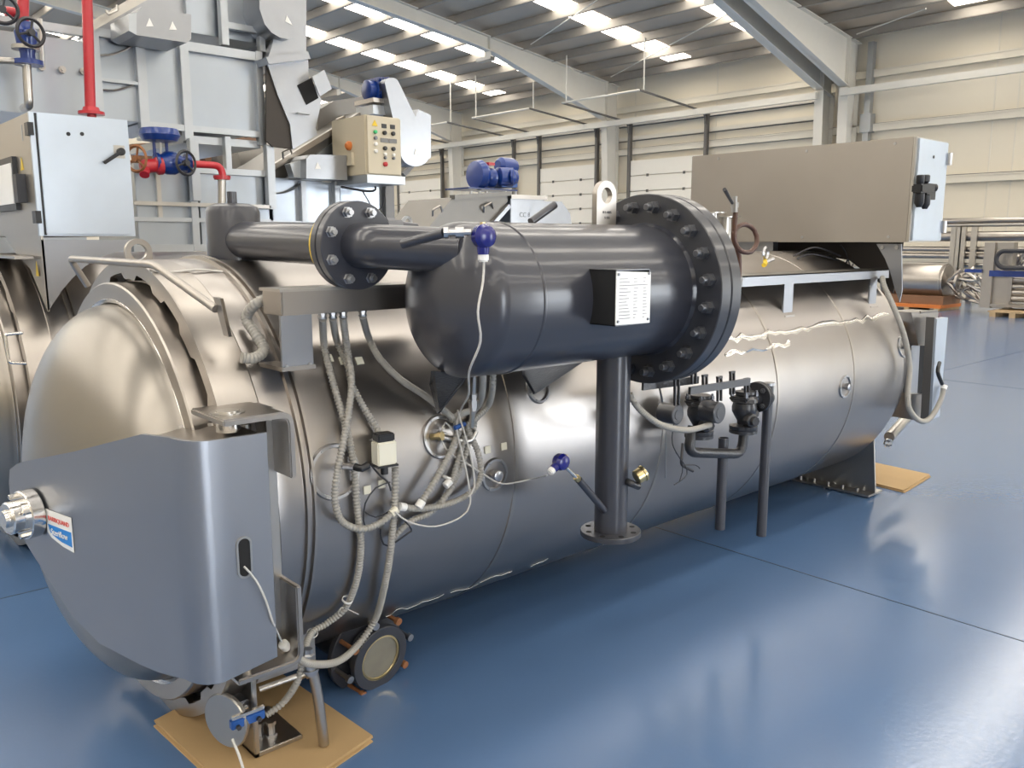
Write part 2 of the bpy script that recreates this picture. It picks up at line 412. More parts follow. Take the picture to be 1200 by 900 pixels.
# wall girts, panel joints, tube ties
gz = [0.9, 2.3, 3.5, 4.45, 5.35, 6.35]
gz = sorted(set([P(1110, 75, x=XW).z, P(1110, 142, x=XW).z, P(1150, 209, x=XW).z, 1.0]))
for z in gz:
    m = MB(); m.box((XW - .16, YA, z - .10), (XW, YB, z + .10)); m.box((XW - .18, YA, z + .08), (XW - .14, YB, z + .12))
    struct(m.build('wall_girt', 'wallr')); struct(MB().box((XW - .03, YA, z + .12), (XW - .002, YB, z + .15)).build('panel_joint', 'track'))
for (z0, dz) in ((P(870, 128, x=XW).z, .09), (P(870, 148, x=XW).z, .07), (P(870, 166, x=XW).z, .07)):
    struct(MB().box((XW - .14, Y0 + 1, z0 - dz), (XW, YB, z0 + dz)).build('wall_girt', 'wallr')); struct(MB().box((XW - .03, Y0 + 1, z0 - dz - .035), (XW - .002, YB, z0 - dz)).build('panel_joint', 'track'))
zt = P(1100, 93, x=25.6).z
struct(MB().bar((25.6, YA, zt), (25.6, Y0, zt), .16, .2).build('tie_beam', 'frame'))
struct(MB().bar((25.6, Y0 + .8, zt), (25.6, YB, zt), .16, .2).build('tie_beam', 'frame'))
for u in (1165, 1193, 745, 840):
    y = P(u, 120, x=XW - .005).y; struct(MB().box((XW - .012, y - .02, 0), (XW, y + .02, 7.9)).build('panel_joint', 'wallr'))
# rain water pipe by the near column
yp = P(1018, 120, x=XW - .2).y
t = thing('downpipe', (XW - .2, yp, 0), 'grey square rain pipe running down the wall beside the double column', 'pipe')
MB().box((XW - .30, yp - .09, 0.0), (XW - .10, yp + .09, 7.6)).build('pipe_body', 'machdark', t)
zz = P(1018, 143, x=XW - .3).z
MB().box((XW - .36, yp - .17, zz - .3), (XW - .06, yp + .17, zz + .25)).build('junction_box', 'machdark', t)

# sectional loading doors with tracks
dn = 0
dz_top = P(770, 186, x=XW - .1).z
for (ua, ub) in ((742, 828), (636, 701), (542, 604), (470, 520)):
    ya = P(ua, 190, x=XW - .1).y; yb = P(ub, 190, x=XW - .1).y; y0, y1 = min(ya, yb), max(ya, yb)
    dn += 1
    d = bpy.data.objects.new('door_%d' % dn, None); C.objects.link(d); d.location = (XW - .1, (y0 + y1) / 2, 0); d['_o'] = (XW - .1, (y0 + y1) / 2, 0); struct(d)
    k = 8
    for i in range(k):
        za = dz_top * i / k; zb = dz_top * (i + 1) / k
        MB().box((XW - .25, y0, za + .012), (XW - .19, y1, zb - .012)).build('door_section', 'doorw', d, bevel=.008)
        if i: 
            m = MB()
            for yy in (y0 + (y1 - y0) * .25, y0 + (y1 - y0) * .75): m.box((XW - .275, yy - .05, za - .05), (XW - .25, yy + .05, za + .05))
            m.build('hinge', 'track', d)
    zt2 = P(742, 143, x=XW - .3).z
    for yy in (y0 - .06, y1 + .06):
        MB().box((XW - .32, yy - .06, 0), (XW - .17, yy + .06, zt2)).build('track', 'track', d)
        bent(MB(), [(XW - .35, yy, zt2 - .4), (XW - .35, yy, zt2), (XW - 4.0, yy, zt2 + .35)], .04, .3, 8).build('ceiling_track', 'track', d)
        MB().cyl((XW - 3.8, yy, zt2 + .3), (XW - 3.8, yy, roofz(XW - 3.8) - .2), .025, n=6).build('hanger_rod', 'frame', d)
    MB().cyl((XW - .35, y0 - .1, zt2 - .02), (XW - .35, y1 + .1, zt2 - .02), .05, n=8).build('spring_shaft', 'track', d)
    MB().cyl((XW - 4.0, y0 - .06, zt2 + .35), (XW - 4.0, y1 + .06, zt2 + .35), .035, n=8).build('track_end_bar', 'frame', d)

# ------------------------------------------------------------------ AUTOCLAVE VESSELS
def vessel(dy, x_end, label, seams, first):
    yc = YC + dy
    A = thing('autoclave', (1.0, yc, 0), label, 'autoclave', None)
    # insulated shell cladding
    m = MB(); prof = [(0.99, .66), (1.02, R - .01), (1.03, R)]
    X = 1.03
    while X < x_end - .06: X += .12; prof.append((min(X, x_end - .05), R))
    prof += [(x_end - .05, R), (x_end, R - .02), (x_end + .01, R - .12)]
    m.lathe((0, yc, ZC), (1, 0, 0), prof, 96).build('shell', 'clad', A, smooth_ang=50)
    for sx in seams:
        m = MB(); m.lathe((sx, yc, ZC), (1, 0, 0), [(-.011, R - .002), (-.008, R + .004), (.008, R + .004), (.011, R - .002)], 96, closed=True).build('cladding_seam', 'ring', A, smooth_ang=60)
    for sx in (1.19, 1.215):
        MB().lathe((sx, yc, ZC), (1, 0, 0), [(-.007, R - .002), (-.004, R + .012), (.004, R + .012), (.007, R - .002)], 96, closed=True).build('edge_band', 'ring', A, smooth_ang=60)
    # locking ring with castellated inner edge
    zr = 0.775; yr = yc
    n = 192; RO = .785
    outer = []; inner = []
    for k in range(n):
        a = 2 * PI * k / n; notch = (math.degrees(a) + 4) % 20 < 11
        ri = .742 if notch else .722
        outer.append((0.955, yr + RO * math.cos(a), zr + RO * math.sin(a))); inner.append((0.955, yr + ri * math.cos(a), zr + ri * math.sin(a)))
    MB().ringplate(outer, inner, (0.025, 0, 0)).build('locking_ring', 'ring', A, smooth_ang=40)
    MB().lathe((0, yr, zr), (1, 0, 0), [(.97, .74), (.97, RO - .004), (.975, RO), (1.075, RO), (1.08, RO - .004), (1.08, .70)], 120, closed=True).build('ring_body', 'ring', A)
    MB().lathe((0, yr, zr), (1, 0, 0), [(1.0, .69), (1.0, .74), (1.03, .74), (1.03, .69)], 96, closed=True).build('ring_gap', 'hole', A)
    # door: flange, groove, dished head
    MB().lathe((0, yr, zr), (1, 0, 0), [(.90, .655), (.90, .707), (.905, .712), (.99, .712), (.99, .655)], 120, closed=True).build('door_flange', 'ring', A)
    prof = [(.955, .66), (.925, .655), (.915, .648)]
    for i in range(17):
        a = PI / 2 * i / 16
        prof.append((.90 - .285 * math.sin(a) ** 1.0, .640 * math.cos(a) ** .85 if i < 16 else 0))
    prof2 = [prof[0], prof[1], prof[2]] + [(.905 - .285 * math.sin(PI/2*i/20), .640 * math.cos(PI/2*i/20) if i < 20 else 0) for i in range(21)]
    MB().lathe((0, yr, zr), (1, 0, 0), prof2, 120).build('door_head', 'head', A, smooth_ang=40)
    MB().lathe((0, yr, zr), (1, 0, 0), [(.905, .645), (.899, .657), (.905, .662), (.93, .662), (.93, .645)], 120, closed=True).build('door_rim', 'polish', A)
    # rear dished end
    MB().lathe((0, yc, ZC), (1, 0, 0), [(x_end, R - .12)] + [(x_end + .02 + .22 * math.sin(PI/2*i/12), (R - .14) * math.cos(PI/2*i/12) if i < 12 else 0) for i in range(13)], 64).build('rear_head', 'head', A)
    # rear end ring
    MB().lathe((0, yc, ZC), (1, 0, 0), [(x_end - .005, .60), (x_end - .005, .70), (x_end + .07, .70), (x_end + .07, .60)], 96, closed=True).build('rear_ring', 'ring', A)
    for k in range(28):
        a = 2 * PI * k / 28
        if math.cos(a) > -.2: continue
        yy = yc + .66 * math.cos(a); z2 = ZC + .66 * math.sin(a)
        MB().lathe((x_end + .07, yy, z2), (1, 0, 0), [(0, .018), (.02, .018)], 6).build('ring_bolt', 'zinc', A)
    # saddle supports
    for sx in (1.62 if False else x_end - .02, 1.30):
        poly = []
        for i in range(13):
            a = math.radians(-130 + 80 * i / 12); poly.append((sx, yc + (R - .005) * math.cos(a), ZC + (R - .005) * math.sin(a)))
        if first and sx < 2: continue
        poly = [(sx, yc + .66, .02), (sx, yc + .56, .42)] + [(sx, yc + R * math.cos(math.radians(a)) * .985, ZC + R * math.sin(math.radians(a)) * .985) for a in range(-45, -136, -6)] + [(sx, yc - .56, .42), (sx, yc - .60, .02)]
        MB().prism(poly, (.015, 0, 0)).build('saddle_plate', 'steel', A)
        MB().box((sx - .09, yc - .60, .012), (sx + .10, yc + .66, .024)).build('saddle_foot', 'steel', A)
        for q in range(5):
            MB().cyl((sx - .045, yc - .5 + .1 * q, .024), (sx - .045, yc - .5 + .1 * q, .044), .012, n=6).build('saddle_bolt', 'zinc', A)
    return A
A1 = vessel(0, 5.30, 'large stainless steel horizontal autoclave with dished door, in the foreground on the blue floor', (2.04, 2.9, 3.82, 4.62), True)
A2 = vessel(2.22, 5.3, 'second stainless autoclave at the left edge, behind the foreground one', (2.1, 3.8), False)

# --- hinge cover of the first vessel's door: bent grey plate box from hub to hinge side
plane_a = V((.765, 2.10)); plane_b = V((.572, 2.99)); dxy = (plane_b - plane_a)
def cov(y, z): 
    t = (y - plane_a.y) / dxy.y; return V((plane_a.x + dxy.x * t, y, z))
# outline of the side face (x runs towards the vessel) + front face, wrapped around a rounded corner
top = [(3.03, .86), (3.02, .905), (2.96, .935), (2.90, .953), (2.61, 1.026), (2.26, 1.125), (2.13, 1.133)]
bot = [(3.03, .76), (3.0, .715), (2.93, .655), (2.82, .585), (2.70, .50), (2.56, .455), (2.30, .453), (2.13, .478)]
def interp(tab, y):
    tab = sorted(tab)
    for a, b in zip(tab[:-1], tab[1:]):
        if a[0] <= y <= b[0]: return a[1] + (b[1] - a[1]) * (y - a[0]) / (b[0] - a[0])
    return tab[0][1] if y < tab[0][0] else tab[-1][1]
cols = []
for y in [3.03, 3.015, 2.99, 2.96, 2.9, 2.82, 2.7, 2.61, 2.56, 2.45, 2.35, 2.26, 2.2]:
    p = cov(y, 0); cols.append((p.x, p.y, interp(bot, y), interp(top, y)))
c0 = cov(2.14, 0); c1 = V((.83, 2.065, 0))
pc = cov(2.075, 0)
for i in range(0, 7):
    t = i / 6; q = (1 - t)**2 * c0 + 2 * t * (1 - t) * V((pc.x, 2.07, 0)) + t * t * c1
    cols.append((q.x, q.y, .478 - .006 * t, 1.133 - .008 * t))
for xx in (.88, .93, .985): cols.append((xx, 2.065, .472 + .02 * (xx - .83) / .155, 1.124))
HG = A1
def sheet_strip(cols, th, name, mat, parent, normal_in, cut=None):
    m = MB(); n = len(cols)
    for c in cols: m.v.append(V((c[0], c[1], c[2]))); m.v.append(V((c[0], c[1], c[3])))
    for i, c in enumerate(cols):
        a = cols[max(i - 1, 0)]; b = cols[min(i + 1, n - 1)]
        d = V((b[0] - a[0], b[1] - a[1], 0)).normalized(); nn = V((-d.y, d.x, 0)) * th
        if nn.dot(V((1, 1, 0))) < 0: nn = -nn
        m.v.append(V((c[0], c[1], c[2])) + nn); m.v.append(V((c[0], c[1], c[3])) + nn)
    o = 2 * n
    for i in range(n - 1):
        a, b = 2 * i, 2 * i + 2
        m.f += [(a, b, b + 1, a + 1), (o + a, o + a + 1, o + b + 1, o + b), (a + 1, b + 1, o + b + 1, o + a + 1), (a, o + a, o + b, b)]
    m.f += [(0, 1, o + 1, o), (2*n - 2, o + 2*n - 2, o + 2*n - 1, 2*n - 1)]
    return m.build(name, mat, parent, smooth_ang=25)
cover = sheet_strip(cols, .012, 'hinge_cover', 'cover', HG, True)
# top web of the cover (visible as a lighter lid behind the front sheet)
lid = [cov(y, 0) for y in (2.9, 2.26)] + [V((c[0], c[1], 0)) for c in cols[12:]]
lidp = [(.66, 2.72, .985)] + [(cov(2.26, 0).x + .01, 2.26, 1.118), (cov(2.14, 0).x + .012, 2.14, 1.118), (.835, 2.08, 1.118), (.985, 2.08, 1.115), (.985, 2.30, 1.115), (.90, 2.42, 1.10)]
MB().prism(lidp, (0, 0, -.008)).build('cover_lid', 'ring', HG)
# slot in the side face
def slot(zc_, xc, yv):
    m = MB(); pts = []
    for i in range(24):
        a = 2 * PI * i / 24; cz = .036 if math.sin(a) >= 0 else -.036
        pts.append((xc + .0165 * math.cos(a), yv, zc_ + cz + .0165 * math.sin(a)))
    return m.prism(pts, (0, -.002, 0))
slot(.80, .905, 2.065).build('slot', 'hole', cover)
m = MB(); o_ = []; i_ = []
for i in range(24):
    a = 2 * PI * i / 24; cz = .036 if math.sin(a) >= 0 else -.036
    o_.append((.905 + .0215 * math.cos(a), 2.065, .80 + cz + .0215 * math.sin(a))); i_.append((.905 + .016 * math.cos(a), 2.065, .80 + cz + .016 * math.sin(a)))
m.ringplate(o_, i_, (0, -.004, 0)).build('slot_rim', 'steel', cover)
# sticker near the hub
fd = V((-dxy.x, -dxy.y, 0)).normalized(); fn = V((fd.y, -fd.x, 0))     # fd: towards hinge side; fn outward
if fn.x > 0: fn = -fn
cst = cov(2.728, .768) + fn * .0015
st = MB(); w2, h2 = .076, .047
cs = [cst + fd * (-w2) + V((0, 0, .052)), cst + fd * w2 + V((0, 0, .052)), cst + fd * w2 + V((0, 0, -.055)), cst + fd * w2 * .2 + V((0, 0, -.05)), cst + fd * (-w2 * .7) + V((0, 0, -.035)), cst + fd * (-w2) + V((0, 0, -.02))]
st.prism(cs, fn * .001).build('sticker', 'paper', cover)
MB().prism([cst + fn * .001 + fd * a + V((0, 0, b)) for a, b in ((-w2 + .008, .006), (w2 - .006, .006), (w2 - .006, -.040), (w2 * .1, -.036), (-w2 * .7, -.022))], fn * .0008).build('sticker_print', 'inkblue', cover)
text('BARRIQUAND', .0195, cst + fn * .0022 + V((0, 0, .026)), fd, (0, 0, 1), 'inkred', cover)
text('Steriflow', .027, cst + fn * .003 + V((0, 0, -.014)), fd, (0, 0, 1), 'white', cover)
# hub at the door centre
hubp = cov(3.0, .80); hx = (fn)
hub = MB(); ho = V((.592, 2.865, .797))
hub.lathe(ho, fn, [(0, .075), (.035, .075), (.038, .072), (.038, .05), (.075, .05), (.08, .046), (.08, .028), (.092, .026), (.092, 0)], 40).build('hub', 'polish', A1)
hu, hw = basis(fn)
for k in range(4):
    a = 2 * PI * k / 4 + .4; p = ho + (hu * math.cos(a) + hw * math.sin(a)) * .062 + fn * .036
    MB().lathe(p, fn, [(0, .009), (.02, .009), (.022, .006)], 6).build('hub_bolt', 'polish', A1)
# hinge brackets, top and bottom: flat bar bent through 90 degrees
def hinge(z0, z1, name):
    # polyline in x-z at y 2.10 .. 2.42 extruded along y
    s = 1 if z1 > z0 else -1
    pl = corner([(.885, 2.1, z1), (1.085, 2.1, z1), (1.085, 2.1, z0)], .045, 6)
    m = MB(); w = .018
    off = []
    for i, p in enumerate(pl):
        d = (pl[min(i + 1, len(pl) - 1)] - pl[max(i - 1, 0)]).normalized(); nn = V((-d.z, 0, d.x)) * w
        if nn.x < 0 or nn.z * s < 0 and abs(nn.z) > abs(nn.x): nn = -nn
        off.append(p - nn)
    poly = pl + off[::-1]
    m.prism(poly, (0, .22, 0)).build(name, 'ring', A1, bevel=.004)
    MB().cyl((.935, 2.19, z1 - .05 * s), (.935, 2.19, z1 + .006 * s), .032, n=24).build('hinge_pin', 'polish', A1)
    MB().lathe((.935, 2.19, z1), (0, 0, s), [(0, .045), (.004, .045), (.004, .03), (.007, .03)], 24).build('hinge_washer', 'steel', A1)
hinge(.975, 1.165, 'upper_hinge')
hinge(.66, .425, 'lower_hinge')
# inner vertical plate behind hinge
MB().box((1.05, 2.2, .42), (1.075, 2.34, 1.16)).build('hinge_backplate', 'steel', A1)
MB().cyl((1.0, 2.22, .52), (1.0, 2.22, 1.12), .012, n=10).build('hinge_rod', 'polish', A1)

# handrail bar across the top of the ring
m = MB(); bent(m, [P(103, 335, x=.99), P(82, 303, x=.93), P(180, 310, x=.95), P(253, 362, x=1.0)], .0125, .03, 12)
m.build('handrail', 'ring', A1)
q = P(255, 352, x=1.06)
MB().prism([P(250, 348, x=1.0), P(258, 350, x=1.0), P(268, 395, x=1.01), P(262, 393, x=1.01)], (.012, .006, 0)).build('handrail_bracket', 'ring', A1)
# lifting eye on top
def eye(x, y, z, w, h, hr, th, parent, name, mat, axis='x'):
    m = MB(); n = 32; o_ = []; i_ = []
    zc_ = z + h - w / 2
    for k in range(n):
        a = 2 * PI * k / n
        i_.append((0, hr * math.cos(a), zc_ + hr * math.sin(a)))
        if 0 <= a <= PI + 1e-6: o_.append((0, w / 2 * math.cos(a), zc_ + w / 2 * math.sin(a)))
        else:
            c, s_ = math.cos(a), math.sin(a); k2 = max(abs(c), 1e-6)
            hh = zc_ - z
            tt = min((w / 2) / max(abs(c), 1e-6), hh / max(abs(s_), 1e-6)); o_.append((0, c * tt, zc_ + s_ * tt))
    if axis == 'x':
        o_ = [(x, y + p[1], p[2]) for p in o_]; i_ = [(x, y + p[1], p[2]) for p in i_]; ext = (th, 0, 0)
    else:
        o_ = [(x + p[1], y, p[2]) for p in o_]; i_ = [(x + p[1], y, p[2]) for p in i_]; ext = (0, th, 0)
    return m.ringplate(o_, i_, ext).build(name, mat, parent)
q = P(163, 296, y=YC + .1)
eye(q.x, YC + .1, 1.53, .09, .10, .027, .02, A1, 'lifting_lug', 'ring', axis='y')

# instrument ports: raised trim rings on the cladding
def port(u, v, r, stub, parent, boltn=8, knob=True):
    c = S(u, v); nrm = V((0, c.y - YC, c.z - ZC)).normalized()
    MB().lathe(c - nrm * .004, nrm, [(0, r), (.012, r - .003), (.012, r - .012), (0, r - .014)], 40, closed=True).build('port_trim_ring', 'zinc', parent)
    for k in range(6):
        a = 2 * PI * k / 6; uu, ww = basis(nrm)
        MB().lathe(c + (uu * math.cos(a) + ww * math.sin(a)) * (r - .008) + nrm * .007, nrm, [(0, .004), (.004, .003)], 8).build('rivet', 'zinc', parent)
    if stub:
        MB().lathe(c - nrm * .01, nrm, [(0, stub), (.02, stub), (.02, stub * 1.2), (.036, stub * 1.2), (.038, stub)], 8).build('port_plug', 'zinc', parent)
for (u, v, r, sb) in ((516, 512, .075, .014), (579, 556, .062, .017), (392, 553, .088, 0), (990, 453, .066, .016), (1058, 406, .07, .015), (630, 455, .06, 0)):
    port(u, v, r, sb, A1)
# saddle drain fitting at the far foot + cable tie pads
def pad(u, v, s=.02, i=0):
    c = S(u, v); nrm = V((0, c.y - YC, c.z - ZC)).normalized(); ux = V((1, 0, 0)); uz = nrm.cross(ux).normalized()
    MB().prism([c + ux * a * s + uz * b * s for a, b in ((-1,-1),(1,-1),(1,1),(-1,1))], nrm * .004).build('cable_tie_pad', 'cream', A1)
for (u, v) in ((385, 420), (402, 423), (421, 423), (430, 574), (447, 567), (571, 527), (590, 523)): pad(u, v, .013)

# film edges at bottom of shell
m = MB()
rf = random.Random(2)
for (u0, u1) in ((452, 520), (528, 560), (562, 600), (622, 642)):
    m = MB(); k = max(int((u1 - u0) / 6), 3)
    m.tube([S(u0 + (u1 - u0) * i / k, 722 - (u0 + (u1 - u0) * i / k - 450) * .342 + rf.uniform(-2.5, 1.5), .003) for i in range(k + 1)], .0012, 5).build('torn_film_edge', 'white', A1)
# polished ridges added in the shape of a wavy reflection line, under the platform
for (u0, v0, u1, v1, n_) in ((850, 398, 1042, 370, 30), (850, 414, 925, 404, 12)):
    m = MB(); up_, dn_ = [], []
    for i in range(n_ + 1):
        u = u0 + (u1 - u0) * i / n_; v = v0 + (v1 - v0) * i / n_ + rf.uniform(-3, 3)
        c_ = S(u, v, .0); an = math.degrees(math.atan2(c_.z - ZC, YC - c_.y)); w_c = rf.uniform(.5, 1.5)
        up_.append(shell(c_.x, an + w_c, R - .001)); dn_.append((shell(c_.x, an + w_c * .4, R + .006), shell(c_.x, an - w_c, R - .001)))
    for i in range(n_ + 1): m.v += [up_[i], dn_[i][0], dn_[i][1]]
    for i in range(n_): a_ = 3 * i; m.f += [(a_, a_ + 3, a_ + 4, a_ + 1), (a_ + 1, a_ + 4, a_ + 5, a_ + 2)]
    m.build('reflection_ridge', 'polish', A1, smooth_ang=80)

# front support foot (bent plate) under the first vessel
def foot():
    t = A1
    MB().box((1.035, 2.36, .0 + .018), (1.20, 2.60, .034)).build('foot_plate', 'steel', t, bevel=.003)
    MB().box((1.035, 2.36, .018), (1.052, 2.60, .33)).build('foot_upright', 'steel', t, bevel=.003)
    MB().box((1.035, 2.44, .22), (1.30, 2.56, .36)).build('foot_bracket', 'steel', t)
    for p in ((1.09, 2.44), (1.12, 2.42)):
        MB().lathe((p[0], p[1], .034), (0, 0, 1), [(0, .018), (.008, .018), (.008, .012), (.04, .011), (.04, .016), (.052, .016)], 6).build('foot_bolt', 'zinc', t)
foot()

# actuator disk with blue clamp at the foot
t = thing('position_switch', P(262, 860, y=2.36), 'round grey disc switch with blue clamp bolted beside the front foot', 'switch')
c = P(268, 842, y=2.40); ax = V((-.93, -.36, .0)).normalized()
MB().lathe(c, ax, [(0, .086), (.012, .088), (.016, .084)], 40).build('disc', 'steel', t)
MB().box((c.x + .01, c.y - .02, c.z - .055), (1.035, c.y + .09, c.z + .05)).build('housing', 'cover', t, bevel=.004)
MB().bar(P(270, 850, y=2.33), P(309, 835, y=2.33), .022, .030).build('blue_clamp', 'bluelight', t, bevel=.003)
MB().bar(P(272, 842, y=2.325), P(309, 828, y=2.325), .012, .010).build('clamp_bar', 'polish', t)
for (u, v) in ((279, 852), (303, 842)):
    p = P(u, v, y=2.315); MB().lathe(p, (0, -1, 0), [(0, .008), (.01, .008)], 6).build('clamp_screw', 'dcable', t)
MB().cyl(P(275, 836, y=2.37), P(290, 828, y=2.37), .006, n=10).build('spindle', 'polish', t)

# ------------------------------------------------------------------ OTHER FITTINGS ON VESSEL 1
def on_line(*p): return list(p)
# dark grey top stub and pipe run to the tank
PT = thing('pipe_run', (1.36, YC, 1.54), 'dark grey pipe from capped riser on vessel top, with bolted flange pair', 'pipe')
MB().lathe((1.335, YC, 1.53), (0, 0, 1), [(0, .094), (.195, .094), (.212, .086), (.222, .06), (.226, 0)], 40).build('riser', 'paint', PT)
MB().lathe((1.335, YC, 1.75), (0, 0, 1), [(0, .017), (.045, .017), (.045, .013), (.02, .013)], 20).build('riser_nipple', 'paint', PT)
pa = V((1.335, YC, 1.625)); pb = V((1.385, 1.86, 1.600)); pd = (pb - pa).normalized()
L_ = (pb - pa).length
tf = 0.70 / pd.y * -1
fl = pa + pd * ((YC - 2.235) / -pd.y)
MB().cyl(pa, fl, .066, n=36).build('pipe_body', 'steel' if False else 'paint', PT)
bent(MB(), [fl, fl + pd * .10, (1.54, 1.925, 1.593)], .064, .03, 36).build('pipe_elbow', 'paint', PT)
MB().lathe(fl - pd * .07, pd, [(-.03, .066), (.0, .068), (.03, .072), (.055, .085)], 36).build('weld_neck', 'paint', PT)
MB().lathe(fl - pd * .075, pd, [(0, .080), (.002, .106), (.020, .108), (.022, .09)], 40).build('yellow_band', 'yellow', PT)
MB().lathe(fl - pd * .028, pd, [(0, .128), (.002, .130), (.024, .130), (.026, .128)], 56).build('rear_flange', 'flange', PT)
MB().lathe(fl, pd, [(-.002, .115), (.003, .115)], 40).build('gasket', 'zinc', PT)
MB().lathe(fl + pd * .003, pd, [(0, .128), (.002, .130), (.026, .130), (.028, .128)], 56).build('front_flange', 'paint', PT)
uu, ww = basis(pd)
for k in range(8):
    a = 2 * PI * k / 8 + PI / 8; p = fl + (uu * math.cos(a) + ww * math.sin(a)) * .104
    m = MB(); m.lathe(p + pd * .030, pd, [(0, .017), (.003, .017), (.003, .0145), (.015, .0145)], 6); m.lathe(p + pd * .044, pd, [(0, .008), (.012, .008)], 12)
    m.build('flange_bolt', 'zinc', PT)
# second small nozzle with flange behind (dark round plate and bolts)
t = thing('safety_nozzle', (1.75, 2.75, 1.5), 'short dark nozzle with bolted round flange behind the pipe run', 'nozzle')
nb = P(430, 262, y=2.62); na = V((.35, -.65, .35)).normalized()
MB().cyl(P(440, 300, y=2.75), nb, .045, n=24).build('neck', 'paint', t)
MB().lathe(nb, na, [(-.012, .062), (.012, .062)], 36).build('flange_plate', 'paint', t)
q2 = P(455, 268, y=2.62)
MB().cyl(nb, q2 + V((.12, 0, 0)), .022, n=16).build('side_branch', 'paint', t)
MB().lathe(P(452, 264, y=2.60), (1, -.2, 0), [(0, .028), (.03, .028), (.03, .02), (.06, .02)], 10).build('union_nut', 'nut', t)

# the dark horizontal tank
TY, TZ, TR = 1.98, 1.448, .229
T = thing('flanged_tank', (2.0, TY, .56), 'dark grey horizontal pressure tank with bolted end flange in front of the autoclave', 'tank')
prof = [(1.455 + .115 * (1 - math.cos(PI/2*i/16)), TR * math.sin(PI/2*i/16)) for i in range(0, 17)] + [(1.70, TR), (2.40, TR)]
MB().lathe((0, TY, TZ), (1, 0, 0), prof, 96).build('tank_shell', 'paint', T, smooth_ang=50)
MB().lathe((1.70, TY, TZ), (1, 0, 0), [(-.008, TR - .001), (-.003, TR + .0035), (.003, TR + .0035), (.008, TR - .001)], 72, closed=True).build('weld_seam', 'paint', T)
MB().lathe((2.405, TY, TZ), (1, 0, 0), [(-.014, TR - .001), (-.002, TR + .008), (.004, TR + .01)], 72, cap=False).build('flange_weld', 'paint', T)
RF = .338
MB().lathe((0, TY, TZ), (1, 0, 0), [(2.405, .2), (2.405, RF - .003), (2.408, RF), (2.457, RF), (2.460, RF - .003), (2.460, .2)], 120, closed=True).build('shell_flange', 'flange', T)
MB().lathe((0, TY, TZ), (1, 0, 0), [(2.458, RF - .02), (2.466, RF - .02)], 96).build('gasket', 'hole', T)
MB().lathe((0, TY, TZ), (1, 0, 0), [(2.465, RF - .003), (2.468, RF), (2.517, RF), (2.52, RF - .003)], 120).build('blind_flange', 'flange', T)
for k in range(20):
    a = math.radians(9 + 18 * k); p = V((2.405, TY + .293 * math.cos(a), TZ + .293 * math.sin(a)))
    m = MB(); m.lathe(p, (-1, 0, 0), [(0, .024), (.004, .024), (.004, .0205), (.026, .0205), (.026, .018)], 6)
    m.lathe(p - V((.024, 0, 0)), (-1, 0, 0), [(0, .012), (.022, .012), (.024, .010)], 14)
    
    m.build('flange_bolt', 'nut', T)
lug = eye(P(711, 240, y=TY).x, TY - .0, TZ + TR - .02, .098, .165, .027, .022, T, 'lifting_lug', 'cabinet', axis='y')
pl_ = P(712, 245, y=TY - .002)
text('B 5 4885', .012, (pl_.x, TY - .001, TZ + TR + .04), (1, 0, 0), (0, 0, 1), 'ink', lug)
text('S 235', .012, (pl_.x, TY - .001, TZ + TR + .022), (1, 0, 0), (0, 0, 1), 'ink', lug)
# leg pipe with open flange at bottom
lx = P(719, 440, y=TY).x
DP = MB().cyl((lx, TY, .575), (lx, TY, TZ - TR + .03), .060, n=36).build('drain_leg', 'paint', T)
m = MB(); o_ = MB().lathe((lx, TY, .565), (0, 0, 1), [(0, .060), (0, .108), (.002, .110), (.018, .110), (.020, .108), (.020, .060)], 56, closed=True).build('leg_flange', 'steel' if False else 'flange', T)
for k in range(8):
    a = 2 * PI * k / 8 + .39; MB().lathe((lx + .087 * math.cos(a), TY + .087 * math.sin(a), .584), (0, 0, 1), [(0, .010), (.0018, .010)], 14).build('flange_hole', 'hole', o_)
# nameplate on stand-off bracket
a0 = P(703, 317, y=1.70); a1 = P(762, 318, y=1.66)
ax0, ax1, ax2 = P(703, 350, y=1.70).x, P(722, 350, y=1.66).x, P(762, 350, y=1.66).x
NP = MB(); NP.prism([(ax1, 1.66, P(722, 381, y=1.66).z), (ax2, 1.66, P(761, 378, y=1.66).z), (ax2, 1.66, P(761, 319, y=1.66).z), (ax1, 1.66, P(723, 318, y=1.66).z)], (0, .003, 0))
npl = NP.build('nameplate', 'plate', T)
zt_, zb_ = P(723, 318, y=1.66).z, P(722, 381, y=1.66).z
zm = (zt_ + zb_) / 2; hz = (zt_ - zb_) / 2 + .004
# hollow black-mouthed bracket holding the plate
MB().box((ax1, 1.663, zm + hz - .003), (ax2, 1.79, zm + hz)).build('bracket_top', 'paint', T)
MB().box((ax1, 1.663, zm - hz), (ax2, 1.79, zm - hz + .003)).build('bracket_bottom', 'paint', T)
MB().box((ax1, 1.663, zm - hz), (ax1 + .003, 1.80, zm + hz)).build('bracket_side', 'hole', T)
MB().box((ax2 - .003, 1.663, zm - hz), (ax2, 1.79, zm + hz)).build('bracket_side', 'paint', T)
random.seed(3)
pw = ax2 - ax1; ph = zt_ - zb_
for i in range(13):
    z = zt_ - ph * (.14 + .062 * i)
    for (f0, f1) in ((.08, .08 + random.uniform(.2, .35)), (.5, .5 + random.uniform(.05, .12)), (.78, .78 + random.uniform(.04, .12))):
        if i == 2: f0, f1 = .08, .9
        MB().box((ax1 + pw * f0, 1.6588, z - .0013), (ax1 + pw * f1, 1.6600, z)).build('print_line', 'ink', npl)
        if i == 2: break
for (fx, fz) in ((.06, .94), (.94, .94), (.06, .06), (.94, .06)):
    MB().lathe((ax1 + pw * fx, 1.66, zb_ + ph * fz), (0, -1, 0), [(0, .0045), (.003, .004)], 10).build('rivet', 'nut', npl)
